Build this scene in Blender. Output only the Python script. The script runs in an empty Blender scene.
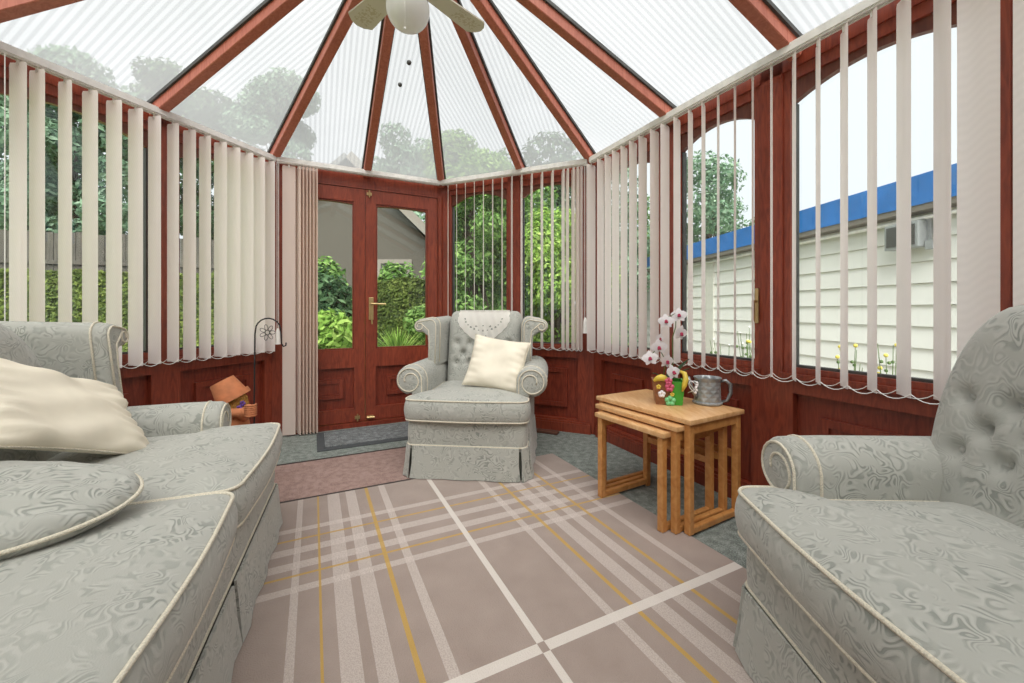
import bpy, bmesh, math, random
import numpy as np
from mathutils import Vector, Matrix

S = bpy.context.scene
COL = S.collection
PI = math.pi
random.seed(7)

# ------------------------------------------------------------------ camera, world, exposure
EYE, F = 0.96, 405.0
cd = bpy.data.cameras.new('camera')
cam = bpy.data.objects.new('camera', cd)
COL.objects.link(cam)
cam.location = (0, 0, EYE)
cam.rotation_euler = (PI / 2, 0, 0)
cd.sensor_width = 36
cd.lens = F / 1024 * 36
cd.shift_y = -30.5 / 1024
cd.clip_start = 0.02
cd.clip_end = 300
S.camera = cam

W = bpy.data.worlds.new('overcast_sky')
S.world = W
W.use_nodes = True
nt = W.node_tree
nt.nodes.clear()
out = nt.nodes.new('ShaderNodeOutputWorld')
bg = nt.nodes.new('ShaderNodeBackground')
tc = nt.nodes.new('ShaderNodeTexCoord')
sx = nt.nodes.new('ShaderNodeSeparateXYZ')
rp = nt.nodes.new('ShaderNodeValToRGB')
nz = nt.nodes.new('ShaderNodeTexNoise')
nz.inputs['Scale'].default_value = 2.2
nz.inputs['Detail'].default_value = 4
ad = nt.nodes.new('ShaderNodeMath'); ad.operation = 'MULTIPLY_ADD'
ad.inputs[1].default_value = 0.25; ad.inputs[2].default_value = -0.12
ad2 = nt.nodes.new('ShaderNodeMath'); ad2.operation = 'ADD'
rp.color_ramp.elements[0].position = 0.0
rp.color_ramp.elements[0].color = (0.86, 0.90, 0.97, 1)
rp.color_ramp.elements[1].position = 0.8
rp.color_ramp.elements[1].color = (1.0, 1.0, 1.0, 1)
nt.links.new(tc.outputs['Generated'], sx.inputs[0])
nt.links.new(tc.outputs['Generated'], nz.inputs['Vector'])
nt.links.new(nz.outputs['Fac'], ad.inputs[0])
nt.links.new(ad.outputs[0], ad2.inputs[0])
nt.links.new(sx.outputs['Z'], ad2.inputs[1])
nt.links.new(ad2.outputs[0], rp.inputs['Fac'])
nt.links.new(rp.outputs['Color'], bg.inputs['Color'])
bg.inputs['Strength'].default_value = 0.85
nt.links.new(bg.outputs[0], out.inputs[0])

sd = bpy.data.lights.new('room_fill_sun', 'SUN')  # soft sun added to brighten the room; the sky itself is overcast
sd.energy = 6.8
sd.angle = math.radians(60)
sd.color = (1.0, 0.97, 0.92)
sun = bpy.data.objects.new('room_fill_sun', sd)
COL.objects.link(sun)
sun.rotation_euler = (math.radians(38), math.radians(3), 0)

S.view_settings.view_transform = 'Standard'
S.view_settings.look = 'None'
S.view_settings.gamma = 1
S.view_settings.use_curve_mapping = False
S.view_settings.exposure = 0.44
try:
    S.cycles.max_bounces = 14
    S.cycles.diffuse_bounces = 6
    S.cycles.transparent_max_bounces = 40
    S.cycles.transmission_bounces = 8
    S.cycles.sample_clamp_indirect = 6
except Exception:
    pass

# ------------------------------------------------------------------ materials
def lin(h):
    h = h.lstrip('#')
    v = [int(h[i:i + 2], 16) / 255 for i in (0, 2, 4)]
    return tuple(c / 12.92 if c <= .04045 else ((c + .055) / 1.055) ** 2.4 for c in v) + (1,)

class N:
    """tiny node-tree helper"""
    def __init__(s, name):
        s.m = bpy.data.materials.new(name); s.m.use_nodes = True
        s.t = s.m.node_tree; s.t.nodes.clear()
        s.out = s.n('ShaderNodeOutputMaterial')
    def n(s, typ, props=None, **inp):
        o = s.t.nodes.new(typ)
        for k, v in (props or {}).items(): setattr(o, k, v)
        for k, v in inp.items():
            key = k.replace('_', ' ')
            sock = o.inputs[key] if key in o.inputs else o.inputs[int(k[1:])]
            s.set(sock, v)
        return o
    def set(s, sock, v):
        if isinstance(v, bpy.types.NodeSocket): s.t.links.new(v, sock)
        else: sock.default_value = v
    def coord(s, which='Object', scale=(1, 1, 1)):
        c = s.n('ShaderNodeTexCoord')
        mp = s.n('ShaderNodeMapping', Vector=c.outputs[which], Scale=scale)
        return mp.outputs[0]
    def ramp(s, fac, stops, interp='LINEAR'):
        r = s.n('ShaderNodeValToRGB', Fac=fac)
        cr = r.color_ramp; cr.interpolation = interp
        while len(cr.elements) < len(stops): cr.elements.new(0.5)
        for e, (p, c) in zip(cr.elements, stops):
            e.position = p; e.color = c if len(c) == 4 else tuple(c) + (1,)
        return r
    def mix(s, fac, a, b, mode='MIX'):
        m = s.n('ShaderNodeMix', {'data_type': 'RGBA', 'blend_type': mode})
        s.set(m.inputs[0], fac); s.set(m.inputs[6], a); s.set(m.inputs[7], b)
        return m.outputs[2]
    def math(s, op, a, b=0.0, c=0.0):
        m = s.n('ShaderNodeMath', {'operation': op})
        s.set(m.inputs[0], a); s.set(m.inputs[1], b); s.set(m.inputs[2], c)
        return m.outputs[0]
    def bump(s, h, strength=.3, dist=.01):
        b = s.n('ShaderNodeBump', Height=h, Strength=strength, Distance=dist)
        return b.outputs[0]
    def surf(s, shader):
        s.t.links.new(shader, s.out.inputs['Surface']); return s.m
    def principled(s, color, rough=.5, metal=0., normal=None, **kw):
        p = s.n('ShaderNodeBsdfPrincipled', Roughness=rough, Metallic=metal)
        s.set(p.inputs['Base Color'], color)
        if normal is not None: s.set(p.inputs['Normal'], normal)
        for k, v in kw.items(): s.set(p.inputs[k.replace('_', ' ')], v)
        return p

def plain(name, hexc, rough=.5, metal=0., noise=.06, scale=25., bump=0.):
    a = N(name); c = lin(hexc)
    nzz = a.n('ShaderNodeTexNoise', Vector=a.coord(), Scale=scale, Detail=3.)
    d = tuple(max(0, x * (1 - noise * 2)) for x in c[:3]) + (1,)
    b = tuple(min(1, x * (1 + noise * 2)) for x in c[:3]) + (1,)
    r = a.ramp(nzz.outputs['Fac'], [(.25, d), (.75, b)])
    nrm = a.bump(nzz.outputs['Fac'], bump, .004) if bump else None
    p = a.principled(r.outputs[0], rough, metal, nrm)
    return a.surf(p.outputs[0])

def wood(name, c1, c2, rough=.38, sc=(14, 14, 2.2), distort=2.5, bump=.05, coat=0.15):
    a = N(name)
    v = a.coord('Object', sc)
    n1 = a.n('ShaderNodeTexNoise', Vector=v, Scale=2.2, Detail=5., Distortion=distort)
    n2 = a.n('ShaderNodeTexNoise', Vector=a.coord('Object', (1.2, 1.2, 1.2)), Scale=1.5, Detail=2.)
    r = a.ramp(n1.outputs['Fac'], [(.3, lin(c1)), (.7, lin(c2))])
    r2 = a.ramp(n2.outputs['Fac'], [(.3, (.85, .85, .85)), (.7, (1.1, 1.1, 1.1))])
    col = a.mix(1.0, r.outputs[0], r2.outputs[0], 'MULTIPLY')
    p = a.principled(col, rough, 0, a.bump(n1.outputs['Fac'], bump, .002))
    p.inputs['Coat Weight'].default_value = coat
    p.inputs['Coat Roughness'].default_value = .25
    return a.surf(p.outputs[0])

def damask(name, base, dark, light, s=1.0):
    a = N(name)
    v = a.coord('Object', (1, 1, 1))
    n1 = a.n('ShaderNodeTexNoise', Vector=v, Scale=17. * s, Detail=.6, Distortion=.9)
    n2 = a.n('ShaderNodeTexNoise', Vector=v, Scale=30. * s, Detail=1.)
    n3 = a.n('ShaderNodeTexNoise', Vector=v, Scale=6. * s, Detail=2.)
    t = a.math('MULTIPLY_ADD', a.math('SINE', a.math('MULTIPLY', n1.outputs['Fac'], 58.)), .5, .5)
    ln = a.ramp(t, [(.50, (0, 0, 0)), (.8, (1, 1, 1))])
    br = a.ramp(n2.outputs['Fac'], [(.40, (0, 0, 0)), (.54, (1, 1, 1))])
    big = a.ramp(n3.outputs['Fac'], [(.38, (.25, .25, .25)), (.6, (1, 1, 1))])
    mask = a.math('MULTIPLY', a.math('MULTIPLY', ln.outputs[0], br.outputs[0]), big.outputs[0])
    hi = a.ramp(t, [(.10, (1, 1, 1)), (.3, (0, 0, 0))])
    c = a.mix(mask, lin(base), lin(dark))
    c = a.mix(a.math('MULTIPLY', hi.outputs[0], a.math('MULTIPLY', br.outputs[0], .5)), c, lin(light))
    fine = a.n('ShaderNodeTexNoise', Vector=v, Scale=420., Detail=1.)
    h = a.math('MULTIPLY_ADD', mask, -.7, a.math('MULTIPLY', fine.outputs['Fac'], .3))
    p = a.principled(c, .78, 0, a.bump(h, .4, .004))
    p.inputs['Sheen Weight'].default_value = .25
    p.inputs['Sheen Roughness'].default_value = .5
    return a.surf(p.outputs[0])

def glass_mat():
    a = N('window_glass')
    g = a.n('ShaderNodeNewGeometry')
    dp = a.n('ShaderNodeVectorMath', {'operation': 'DOT_PRODUCT'})
    a.set(dp.inputs[0], g.outputs['Normal']); a.set(dp.inputs[1], g.outputs['Incoming'])
    fac = a.math('MULTIPLY_ADD', a.math('POWER', a.math('SUBTRACT', 1.0, a.math('ABSOLUTE', dp.outputs['Value'])), 5.0), .6, .03)
    tr = a.n('ShaderNodeBsdfTransparent', Color=(.96, .985, .975, 1))
    gl = a.n('ShaderNodeBsdfGlossy', Roughness=.02, Color=(.9, .95, .95, 1))
    mx = a.n('ShaderNodeMixShader')
    a.set(mx.inputs[0], fac); a.set(mx.inputs[1], tr.outputs[0]); a.set(mx.inputs[2], gl.outputs[0])
    return a.surf(mx.outputs[0])

def poly_mat():
    a = N('ribbed_polycarbonate')
    uvn = a.n('ShaderNodeTexCoord')
    sp = a.n('ShaderNodeSeparateXYZ', Vector=uvn.outputs['UV'])
    t = a.math('MULTIPLY', sp.outputs[0], 2 * PI / .032)
    s = a.math('MULTIPLY_ADD', a.math('SINE', t), .5, .5)
    rib = a.ramp(s, [(.35, (0, 0, 0)), (.75, (1, 1, 1))])
    nzz = a.n('ShaderNodeTexNoise', Vector=a.coord('Object'), Scale=1.7, Detail=3.)
    dirt = a.ramp(nzz.outputs['Fac'], [(.35, (.86, .87, .86)), (.65, (1, 1, 1))])
    tr = a.n('ShaderNodeBsdfTransparent', Color=(.93, .955, .96, 1))
    tl = a.n('ShaderNodeBsdfTranslucent')
    tcol = a.mix(rib.outputs[0], (.40, .41, .412, 1), (.31, .32, .325, 1))
    a.set(tl.inputs['Color'], a.mix(1., tcol, dirt.outputs[0], 'MULTIPLY'))
    df = a.n('ShaderNodeBsdfDiffuse', Color=(.85, .87, .87, 1))
    m0 = a.n('ShaderNodeMixShader'); m0.inputs[0].default_value = .12
    a.set(m0.inputs[1], tl.outputs[0]); a.set(m0.inputs[2], df.outputs[0])
    m1 = a.n('ShaderNodeMixShader')
    a.set(m1.inputs[0], a.math('MULTIPLY_ADD', rib.outputs[0], .13, .55))
    a.set(m1.inputs[1], tr.outputs[0]); a.set(m1.inputs[2], m0.outputs[0])
    return a.surf(m1.outputs[0])

def fabric_translucent(name, hexc, mixv=.5):
    a = N(name); c = lin(hexc)
    w = a.n('ShaderNodeTexWave', {'bands_direction': 'DIAGONAL'}, Vector=a.coord('Object', (1, 1, .35)), Scale=60., Distortion=.6)
    r = a.ramp(w.outputs['Fac'], [(0, tuple(x * .97 for x in c[:3])), (1, c[:3])])
    d = a.n('ShaderNodeBsdfDiffuse'); t = a.n('ShaderNodeBsdfTranslucent')
    a.set(d.inputs['Color'], r.outputs[0]); a.set(t.inputs['Color'], r.outputs[0])
    mx = a.n('ShaderNodeMixShader'); mx.inputs[0].default_value = mixv
    a.set(mx.inputs[1], d.outputs[0]); a.set(mx.inputs[2], t.outputs[0])
    return a.surf(mx.outputs[0])

def leaf_mat(name, c1, c2, c3):
    a = N(name)
    g = a.n('ShaderNodeNewGeometry')
    n = a.n('ShaderNodeTexNoise', Vector=a.coord('Object'), Scale=1.1, Detail=2.)
    f = a.math('MULTIPLY_ADD', g.outputs['Random Per Island'], .6, a.math('MULTIPLY_ADD', n.outputs['Fac'], 1.0, -.3))
    r = a.ramp(f, [(.1, lin(c1)), (.5, lin(c2)), (.95, lin(c3))])
    d = a.n('ShaderNodeBsdfDiffuse'); t = a.n('ShaderNodeBsdfTranslucent')
    a.set(d.inputs['Color'], r.outputs[0]); a.set(t.inputs['Color'], r.outputs[0])
    mx = a.n('ShaderNodeMixShader'); mx.inputs[0].default_value = .35
    a.set(mx.inputs[1], d.outputs[0]); a.set(mx.inputs[2], t.outputs[0])
    return a.surf(mx.outputs[0])

def rug_mat():
    a = N('plaid_rug_pile')
    sp = a.n('ShaderNodeSeparateXYZ', Vector=a.coord('Object'))
    def axis(sock, L, light, yellow, cream):
        ev = []
        for c, w in light: ev.append((c - w / 2, c + w / 2, (1, 0, 0)))
        for c, w in yellow: ev.append((c - w / 2, c + w / 2, (0, 1, 0)))
        for c, w in cream: ev.append((c - w / 2, c + w / 2, (0, 0, 1)))
        ev.sort(); st = [(0, (0, 0, 0))]
        for x0, x1, c in ev: st += [(x0 / L, c), (x1 / L, (0, 0, 0))]
        r = a.ramp(a.math('DIVIDE', sock, L), st, 'CONSTANT')
        return a.n('ShaderNodeSeparateColor', Color=r.outputs[0]).outputs
    u = axis(sp.outputs[0], 3., [(.315, .028), (.49, .05), (.595, .05), (.74, .03), (1.88, .03)],
             [(.395, .013), (.655, .013)], [(1.315, .03)])
    v = axis(a.math('MULTIPLY', sp.outputs[1], -1.), 2., [(.17, .03), (.34, .05), (.43, .05), (.588, .03), (1.10, .032), (1.255, .05), (1.335, .05), (1.485, .03)],
             [(.268, .012), (.505, .013), (1.175, .013), (1.405, .013)], [(.845, .028)])
    fine = a.n('ShaderNodeTexNoise', Vector=a.coord('Object'), Scale=260., Detail=2.)
    mid = a.n('ShaderNodeTexNoise', Vector=a.coord('Object'), Scale=9., Detail=4.)
    base = a.mix(mid.outputs['Fac'], lin('#95847b'), lin('#ab9a91'))
    weave = a.ramp(fine.outputs['Fac'], [(.38, (.45, .45, .45)), (.6, (1, 1, 1))])
    lm = a.math('MAXIMUM', u[0], v[0]); both = a.math('MULTIPLY', u[0], v[0])
    l = a.math('MULTIPLY', a.math('MULTIPLY_ADD', both, .25, a.math('MULTIPLY', lm, .62)), weave.outputs[0])
    c = a.mix(l, base, lin('#d9cdc6'))
    ym = a.math('MAXIMUM', u[1], v[1])
    c = a.mix(a.math('MULTIPLY', ym, .8), c, lin('#c39a3c'))
    cm = a.math('MULTIPLY', a.math('MAXIMUM', u[2], v[2]), a.math('SUBTRACT', 1.0, a.math('MULTIPLY', u[2], v[2])))
    c = a.mix(a.math('MULTIPLY', cm, .9), c, lin('#ded5cd'))
    p = a.principled(c, .95, 0, a.bump(fine.outputs['Fac'], .5, .004))
    p.inputs['Sheen Weight'].default_value = .2
    return a.surf(p.outputs[0])

def speckle(name, c1, c2, c3, scale=160, bump=.5):
    a = N(name)
    n = a.n('ShaderNodeTexNoise', Vector=a.coord('Object'), Scale=float(scale), Detail=3., Roughness=.7)
    n2 = a.n('ShaderNodeTexNoise', Vector=a.coord('Object'), Scale=float(scale) / 7, Detail=3.)
    f = a.math('MULTIPLY_ADD', n.outputs['Fac'], .7, a.math('MULTIPLY', n2.outputs['Fac'], .3))
    r = a.ramp(f, [(.40, lin(c1)), (.50, lin(c2)), (.60, lin(c3))])
    p = a.principled(r.outputs[0], .92, 0, a.bump(n.outputs['Fac'], bump, .005))
    return a.surf(p.outputs[0])

M = {}
M['mahogany'] = wood('mahogany_stain', '#743022', '#98462f', .36)
M['mahogany_dark'] = wood('mahogany_stain_panel', '#6a281c', '#8d3e2a', .36)
M['rafter'] = wood('lit_rafter_mahogany', '#a65a45', '#bd705a', .5)  # mahogany again, with the light on the rafters put into the colour
M['spandrel'] = wood('spandrel_stain', '#5d2f25', '#75402f', .5)
M['glass'] = glass_mat()
M['poly'] = poly_mat()
M['gasket'] = plain('grey_rubber_gasket', '#4a4a48', .6)
M['white_alu'] = plain('white_aluminium', '#e6e4e0', .35)
M['vane'] = fabric_translucent('blind_fabric', '#fcf5f2', .45)
M['vane_stack'] = fabric_translucent('stacked_blind_fabric', '#f2e2d8', .3)
M['chain'] = plain('white_bead_chain', '#eeece8', .4)
M['damask'] = damask('sage_damask', '#adada6', '#8d9089', '#bebeb7')
M['piping'] = plain('cream_cord', '#d8d0be', .8, 0, .12, 300, .6)
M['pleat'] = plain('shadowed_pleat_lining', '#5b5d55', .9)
M['cream_cushion'] = plain('cream_satin', '#efe6d3', .6, 0, .04, 9, .3)
M['lace'] = plain('white_lace_cotton', '#fffaf5', .85, 0, .02, 200, .5)
M['rug'] = rug_mat()
M['carpet'] = speckle('grey_green_carpet', '#585e5a', '#7b827d', '#a0a6a0', 190)
M['mat_pink'] = speckle('dusky_pink_mat_pile', '#836a63', '#9d827a', '#b0958d', 220)
M['mat_edge'] = plain('dark_mat_edge', '#3d3533', .8)
M['doormat'] = speckle('ribbed_grey_doormat', '#4b4f50', '#6d7172', '#93979a', 200)
M['rubber'] = plain('dark_rubber', '#474b4e', .7)
M['oak'] = wood('honey_oak', '#b97a40', '#d39a5c', .4, (10, 10, 10), 1.2)
M['oak_top'] = wood('honey_oak_top', '#d09a64', '#e5bb88', .35, (16, 3, 10), 1.5)
M['brass'] = plain('brass', '#cdb583', .35, .85)
M['steel'] = plain('galvanised_steel', '#9a9da0', .42, .85, .10, 60, .2)
M['black_iron'] = plain('black_iron', '#2c2a2a', .5, .4)
M['terracotta'] = plain('terracotta', '#c27a52', .8, 0, .08, 30, .2)
M['raffia'] = plain('straw_raffia', '#b98a45', .9, 0, .2, 120, .6)
M['purple'] = plain('purple_petals', '#6b4a96', .8)
M['fan_white'] = plain('fan_offwhite', '#d8d3c4', .45)
M['opal'] = None
def _opal():
    a = N('opal_globe_glass')
    d = a.principled((.88, .87, .84, 1), .15)
    t = a.n('ShaderNodeBsdfTranslucent', Color=(.9, .89, .86, 1))
    mx = a.n('ShaderNodeMixShader'); mx.inputs[0].default_value = .35
    a.set(mx.inputs[1], d.outputs[0]); a.set(mx.inputs[2], t.outputs[0])
    return a.surf(mx.outputs[0])
M['opal'] = _opal()
def _rattan():
    a = N('fan_blade_with_rattan')
    v = a.coord('Object')
    sp = a.n('ShaderNodeSeparateXYZ', Vector=v)
    zone = a.math('MULTIPLY', a.math('COMPARE', sp.outputs[0], .36, .075), a.math('COMPARE', sp.outputs[1], 0, .038))
    vo = a.n('ShaderNodeTexVoronoi', Vector=v, Scale=90.)
    c = a.mix(a.math('MULTIPLY', zone, a.math('GREATER_THAN', vo.outputs['Distance'], .55)), lin('#cfc9b8'), lin('#bcb294'))
    return a.surf(a.principled(c, .5).outputs[0])
M['blade'] = _rattan()
M['petal'] = plain('orchid_petal_white', '#f2eef0', .6, 0, .03)
M['lip'] = plain('orchid_lip_crimson', '#a3274a', .6)
M['stem'] = plain('plant_stem_green', '#56703a', .6)
M['leaf_dark'] = plain('orchid_leaf', '#3f5a3a', .5)
M['pot_green'] = plain('bright_green_glaze', '#46a83c', .3)
M['pot_brown'] = plain('brown_rustic_glaze', '#9a6645', .5, 0, .18, 50, .4)
M['pot_yellow'] = plain('yellow_glaze', '#dcc04a', .35)
M['pot_pink'] = plain('pink_glaze', '#d8607f', .4)
M['pot_mint'] = plain('mint_glaze', '#7fd08f', .35)
M['plaster'] = plain('pale_house_render', '#cfc8bd', .9, 0, .05, 30, .2)
M['brown_wood'] = plain('brown_wedge_wood', '#5f3d31', .6)

def _clad():
    a = N('white_cladding_boards')
    v = a.coord('Object')
    sp = a.n('ShaderNodeSeparateXYZ', Vector=v)
    n = a.n('ShaderNodeTexNoise', Vector=v, Scale=2., Detail=5.)
    c = a.mix(n.outputs['Fac'], lin('#e0dfda'), lin('#f0efeb'))
    return a.surf(a.principled(c, .7).outputs[0])
M['clad'] = _clad()
M['fascia'] = plain('blue_painted_fascia', '#2f74c0', .45, 0, .10, 4)
M['soffit'] = plain('weathered_soffit', '#7d766e', .8)
M['roughcast'] = plain('white_roughcast', '#d5d3ca', .9, 0, .06, 60, .8)
M['grey_plastic'] = plain('grey_plastic', '#989b9c', .5)
M['fence'] = wood('weathered_fence', '#3d3933', '#57524a', .85, (6, 6, 1), 1.)
M['bark'] = plain('tree_bark', '#4b3e31', .9, 0, .2, 20, .6)
M['grass'] = speckle('lawn_grass', '#66743f', '#818f52', '#9aa768', 30)
M['paving'] = speckle('garden_paving', '#8b877f', '#9d9991', '#aba79f', 20)
M['house_grey'] = plain('grey_pebbledash', '#524d46', .9, 0, .06, 50, .5)
M['slate'] = plain('grey_slate', '#6b6b6a', .7, 0, .1, 12)
M['lf_bright'] = leaf_mat('leaf_bright', '#5a7d36', '#8aab52', '#c0d27e')
M['lf_mid'] = leaf_mat('leaf_mid', '#42602f', '#678a4a', '#a3bf74')
M['lf_dark'] = leaf_mat('leaf_dark_green', '#2c4230', '#4b6647', '#7c9670')
M['lf_hedge'] = leaf_mat('leaf_hedge', '#435230', '#687840', '#929c58')
M['lf_blue'] = leaf_mat('leaf_grey_green', '#4a6350', '#6d8a70', '#a3b9a0')  # grey-green; its paleness also puts haze into the tall left trees
M['hedge_core'] = speckle('hedge_core_leaves', '#2f3e25', '#465833', '#657546', 40)
M['yellow_flower'] = plain('yellow_flower', '#d9c95a', .7)

# ------------------------------------------------------------------ object helpers
def link(o, parent=None):
    COL.objects.link(o)
    if parent is not None: o.parent = parent
    return o

def tag(o, label=None, cat=None, group=None, kind=None):
    if label: o['label'] = label
    if cat: o['category'] = cat
    if group: o['group'] = group
    if kind: o['kind'] = kind
    return o

def thing(name, label=None, cat=None, loc=(0, 0, 0), rz=0, group=None, kind=None):
    o = bpy.data.objects.new(name, None)
    o.empty_display_size = .1
    o.location = loc; o.rotation_euler = (0, 0, rz)
    link(o)
    return tag(o, label, cat, group, kind)

def obj(name, bm, mats, parent=None, world=False, smooth=None, loc=None, rot=None):
    """one mesh object; world=True: bm is in world coords and parent is an unrotated Empty"""
    bmesh.ops.recalc_face_normals(bm, faces=bm.faces)
    if world and parent is not None:
        p = Vector(parent.location)
        q = parent.parent
        while q is not None:
            p += Vector(q.location); q = q.parent
        bmesh.ops.translate(bm, verts=bm.verts, vec=-p)
    me = bpy.data.meshes.new(name)
    bm.to_mesh(me); bm.free()
    if not isinstance(mats, (list, tuple)): mats = [mats]
    for m in mats: me.materials.append(m)
    if smooth is not None:
        for pl in me.polygons: pl.use_smooth = True
        if smooth < 179: me.set_sharp_from_angle(angle=math.radians(smooth))
    o = bpy.data.objects.new(name, me)
    if loc is not None: o.location = loc
    if rot is not None: o.rotation_euler = rot
    return link(o, parent)

def BM(): return bmesh.new()

def hull8(bm, p):
    v = [bm.verts.new(q) for q in p]
    for f in ((0, 3, 2, 1), (4, 5, 6, 7), (0, 1, 5, 4), (1, 2, 6, 5), (2, 3, 7, 6), (3, 0, 4, 7)):
        bm.faces.new([v[i] for i in f])
    return v

def box(bm, x0, x1, y0, y1, z0, z1, mtx=None):
    p = [Vector(q) for q in ((x0, y0, z0), (x1, y0, z0), (x1, y1, z0), (x0, y1, z0), (x0, y0, z1), (x1, y0, z1), (x1, y1, z1), (x0, y1, z1))]
    if mtx is not None: p = [mtx @ q for q in p]
    return hull8(bm, p)

def bevel(bm, w=.004, seg=2):
    bmesh.ops.bevel(bm, geom=list(bm.edges), offset=w, segments=seg, profile=.6, affect='EDGES', clamp_overlap=True)
    return bm

def loft(bm, rings, closed=True, caps=True, mat=0):
    vs = [[bm.verts.new(p) for p in r] for r in rings]
    n = len(rings[0])
    fs = []
    for a, b in zip(vs, vs[1:]):
        for i in range(n if closed else n - 1):
            j = (i + 1) % n
            try: fs.append(bm.faces.new((a[i], a[j], b[j], b[i])))
            except ValueError: pass
    if caps:
        fs.append(bm.faces.new(list(reversed(vs[0])))); fs.append(bm.faces.new(vs[-1]))
    for f in fs: f.material_index = mat
    return vs

def tube(bm, pts, r, n=6, closed=False, mat=0):
    pts = [Vector(p) for p in pts]
    if len(pts) < 2: return
    rings = []
    m = len(pts)
    up = Vector((0, 0, 1))
    prev = None
    for i, p in enumerate(pts):
        if closed: t = (pts[(i + 1) % m] - pts[i - 1])
        else: t = pts[min(i + 1, m - 1)] - pts[max(i - 1, 0)]
        if t.length < 1e-9: t = Vector((0, 0, 1))
        t.normalize()
        if prev is None:
            a = t.cross(up)
            if a.length < 1e-3: a = t.cross(Vector((1, 0, 0)))
        else:
            a = prev - t * prev.dot(t)
        a.normalize(); prev = a; b = t.cross(a)
        rr = r[i] if isinstance(r, (list, tuple)) else r
        rings.append([p + (a * math.cos(2 * PI * k / n) + b * math.sin(2 * PI * k / n)) * rr for k in range(n)])
    if closed: rings.append(rings[0])
    if closed:
        vs = [[bm.verts.new(p) for p in rg] for rg in rings[:-1]]
        for i in range(m):
            A_, B_ = vs[i], vs[(i + 1) % m]
            for k in range(n):
                f = bm.faces.new((A_[k], A_[(k + 1) % n], B_[(k + 1) % n], B_[k])); f.material_index = mat
    else:
        loft(bm, rings, True, True, mat)

def lathe(bm, prof, n=24, c=(0, 0, 0), mat=0, mtx=None):
    rings = []
    for r, z in prof:
        ring = [Vector((c[0] + r * math.cos(2 * PI * k / n), c[1] + r * math.sin(2 * PI * k / n), c[2] + z)) for k in range(n)]
        if mtx is not None: ring = [mtx @ p for p in ring]
        rings.append(ring)
    loft(bm, rings, True, True, mat)

def ball(bm, c, r, n=12, m=8, mat=0):
    prof = [(max(1e-4, r * math.sin(PI * i / m)), -r * math.cos(PI * i / m)) for i in range(m + 1)]
    lathe(bm, prof, n, c, mat)

def round_poly(pts, rad, seg=5):
    """2-D polygon with rounded corners"""
    out_ = []
    n = len(pts)
    for i in range(n):
        p0, p1, p2 = Vector(pts[i - 1]), Vector(pts[i]), Vector(pts[(i + 1) % n])
        r = rad[i] if isinstance(rad, (list, tuple)) else rad
        a = (p0 - p1); b = (p2 - p1)
        r = min(r, a.length * .49, b.length * .49)
        a.normalize(); b.normalize()
        s, e = p1 + a * r, p1 + b * r
        for k in range(seg + 1):
            t = k / seg
            out_.append(s * (1 - t) ** 2 + p1 * 2 * t * (1 - t) + e * t * t)
    return out_

def resample(pts, step, closed=True):
    P = [Vector(p) for p in pts]
    if closed: P = P + [P[0]]
    out_ = []
    for a, b in zip(P, P[1:]):
        L = (b - a).length
        k = max(1, int(round(L / step)))
        for i in range(k): out_.append(a + (b - a) * (i / k))
    if not closed: out_.append(P[-1])
    return out_

# ------------------------------------------------------------------ room plan
def V2(x, y): return Vector((x, y))
rA, rB, rC = V2(-1.785, 3.055), V2(-.64, 3.62), V2(.588, 3.10)
dR = V2(.428, -.904).normalized()
dL = V2(-.317, -.948).normalized()
rL = rA + dL * 1.49
rD = rC + dR * 3.9
rG = rL + dR * ((rD - rL).dot(dR))
CEN = V2(-.48, 1.87)
RAILZ = 2.10
OFF = .065

class Wall:
    def __init__(s, p, q):
        s.p, s.q = p, q
        s.u = (q - p).normalized()
        s.n = V2(s.u.y, -s.u.x)
        if (CEN - p).dot(s.n) > 0: s.n = -s.n
        s.len = (q - p).length
    def pt(s, t, d, z):
        a = s.p + s.u * t + s.n * d
        return Vector((a.x, a.y, z))
    def T(s, px, d=0.):
        a = s.p + s.n * d
        k = (px - 512) / F
        return (k * a.y - a.x) / (s.u.x - k * s.u.y)
    def box(s, bm, t0, t1, d0, d1, z0, z1):
        return hull8(bm, [s.pt(t0, d0, z0), s.pt(t1, d0, z0), s.pt(t1, d1, z0), s.pt(t0, d1, z0),
                          s.pt(t0, d0, z1), s.pt(t1, d0, z1), s.pt(t1, d1, z1), s.pt(t0, d1, z1)])

def isect(p, u, q, v):
    k = u.x * v.y - u.y * v.x
    t = ((q.x - p.x) * v.y - (q.y - p.y) * v.x) / k
    return p + u * t

rail = [rG, rL, rA, rB, rC, rD]
rw = [Wall(a, b) for a, b in zip(rail, rail[1:])]
oc = []
for i, p in enumerate(rail):
    if i == 0: oc.append(p + rw[0].n * OFF)
    elif i == len(rail) - 1: oc.append(p + rw[-1].n * OFF)
    else:
        a, b = rw[i - 1], rw[i]
        oc.append(isect(p + a.n * OFF, a.u, p + b.n * OFF, b.u))
wG, wL, wA, wB, wC, wD = oc
WS, WLF, WDR, WBK, WRT = [Wall(a, b) for a, b in zip(oc, oc[1:])]
RS, RLF, RDR, RBK, RRT = rw
SILL = .66
TH = .075
EAVE = 2.15

# floor
bm = BM()
fv = [wG, wL, wA, wB, wC, wD]
ext = []
for p in fv:
    d = (p - CEN); ext.append(p + d.normalized() * .09)
top = [bm.verts.new((p.x, p.y, 0)) for p in ext]; bot = [bm.verts.new((p.x, p.y, -.12)) for p in ext]
bm.faces.new(top); bm.faces.new(list(reversed(bot)))
for i in range(len(top)):
    j = (i + 1) % len(top); bm.faces.new((top[i], bot[i], bot[j], top[j]))
fl = obj('floor', bm, M['carpet'])
tag(fl, 'grey-green speckled carpet floor showing around the plaid rug', 'floor', kind='structure')

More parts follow.
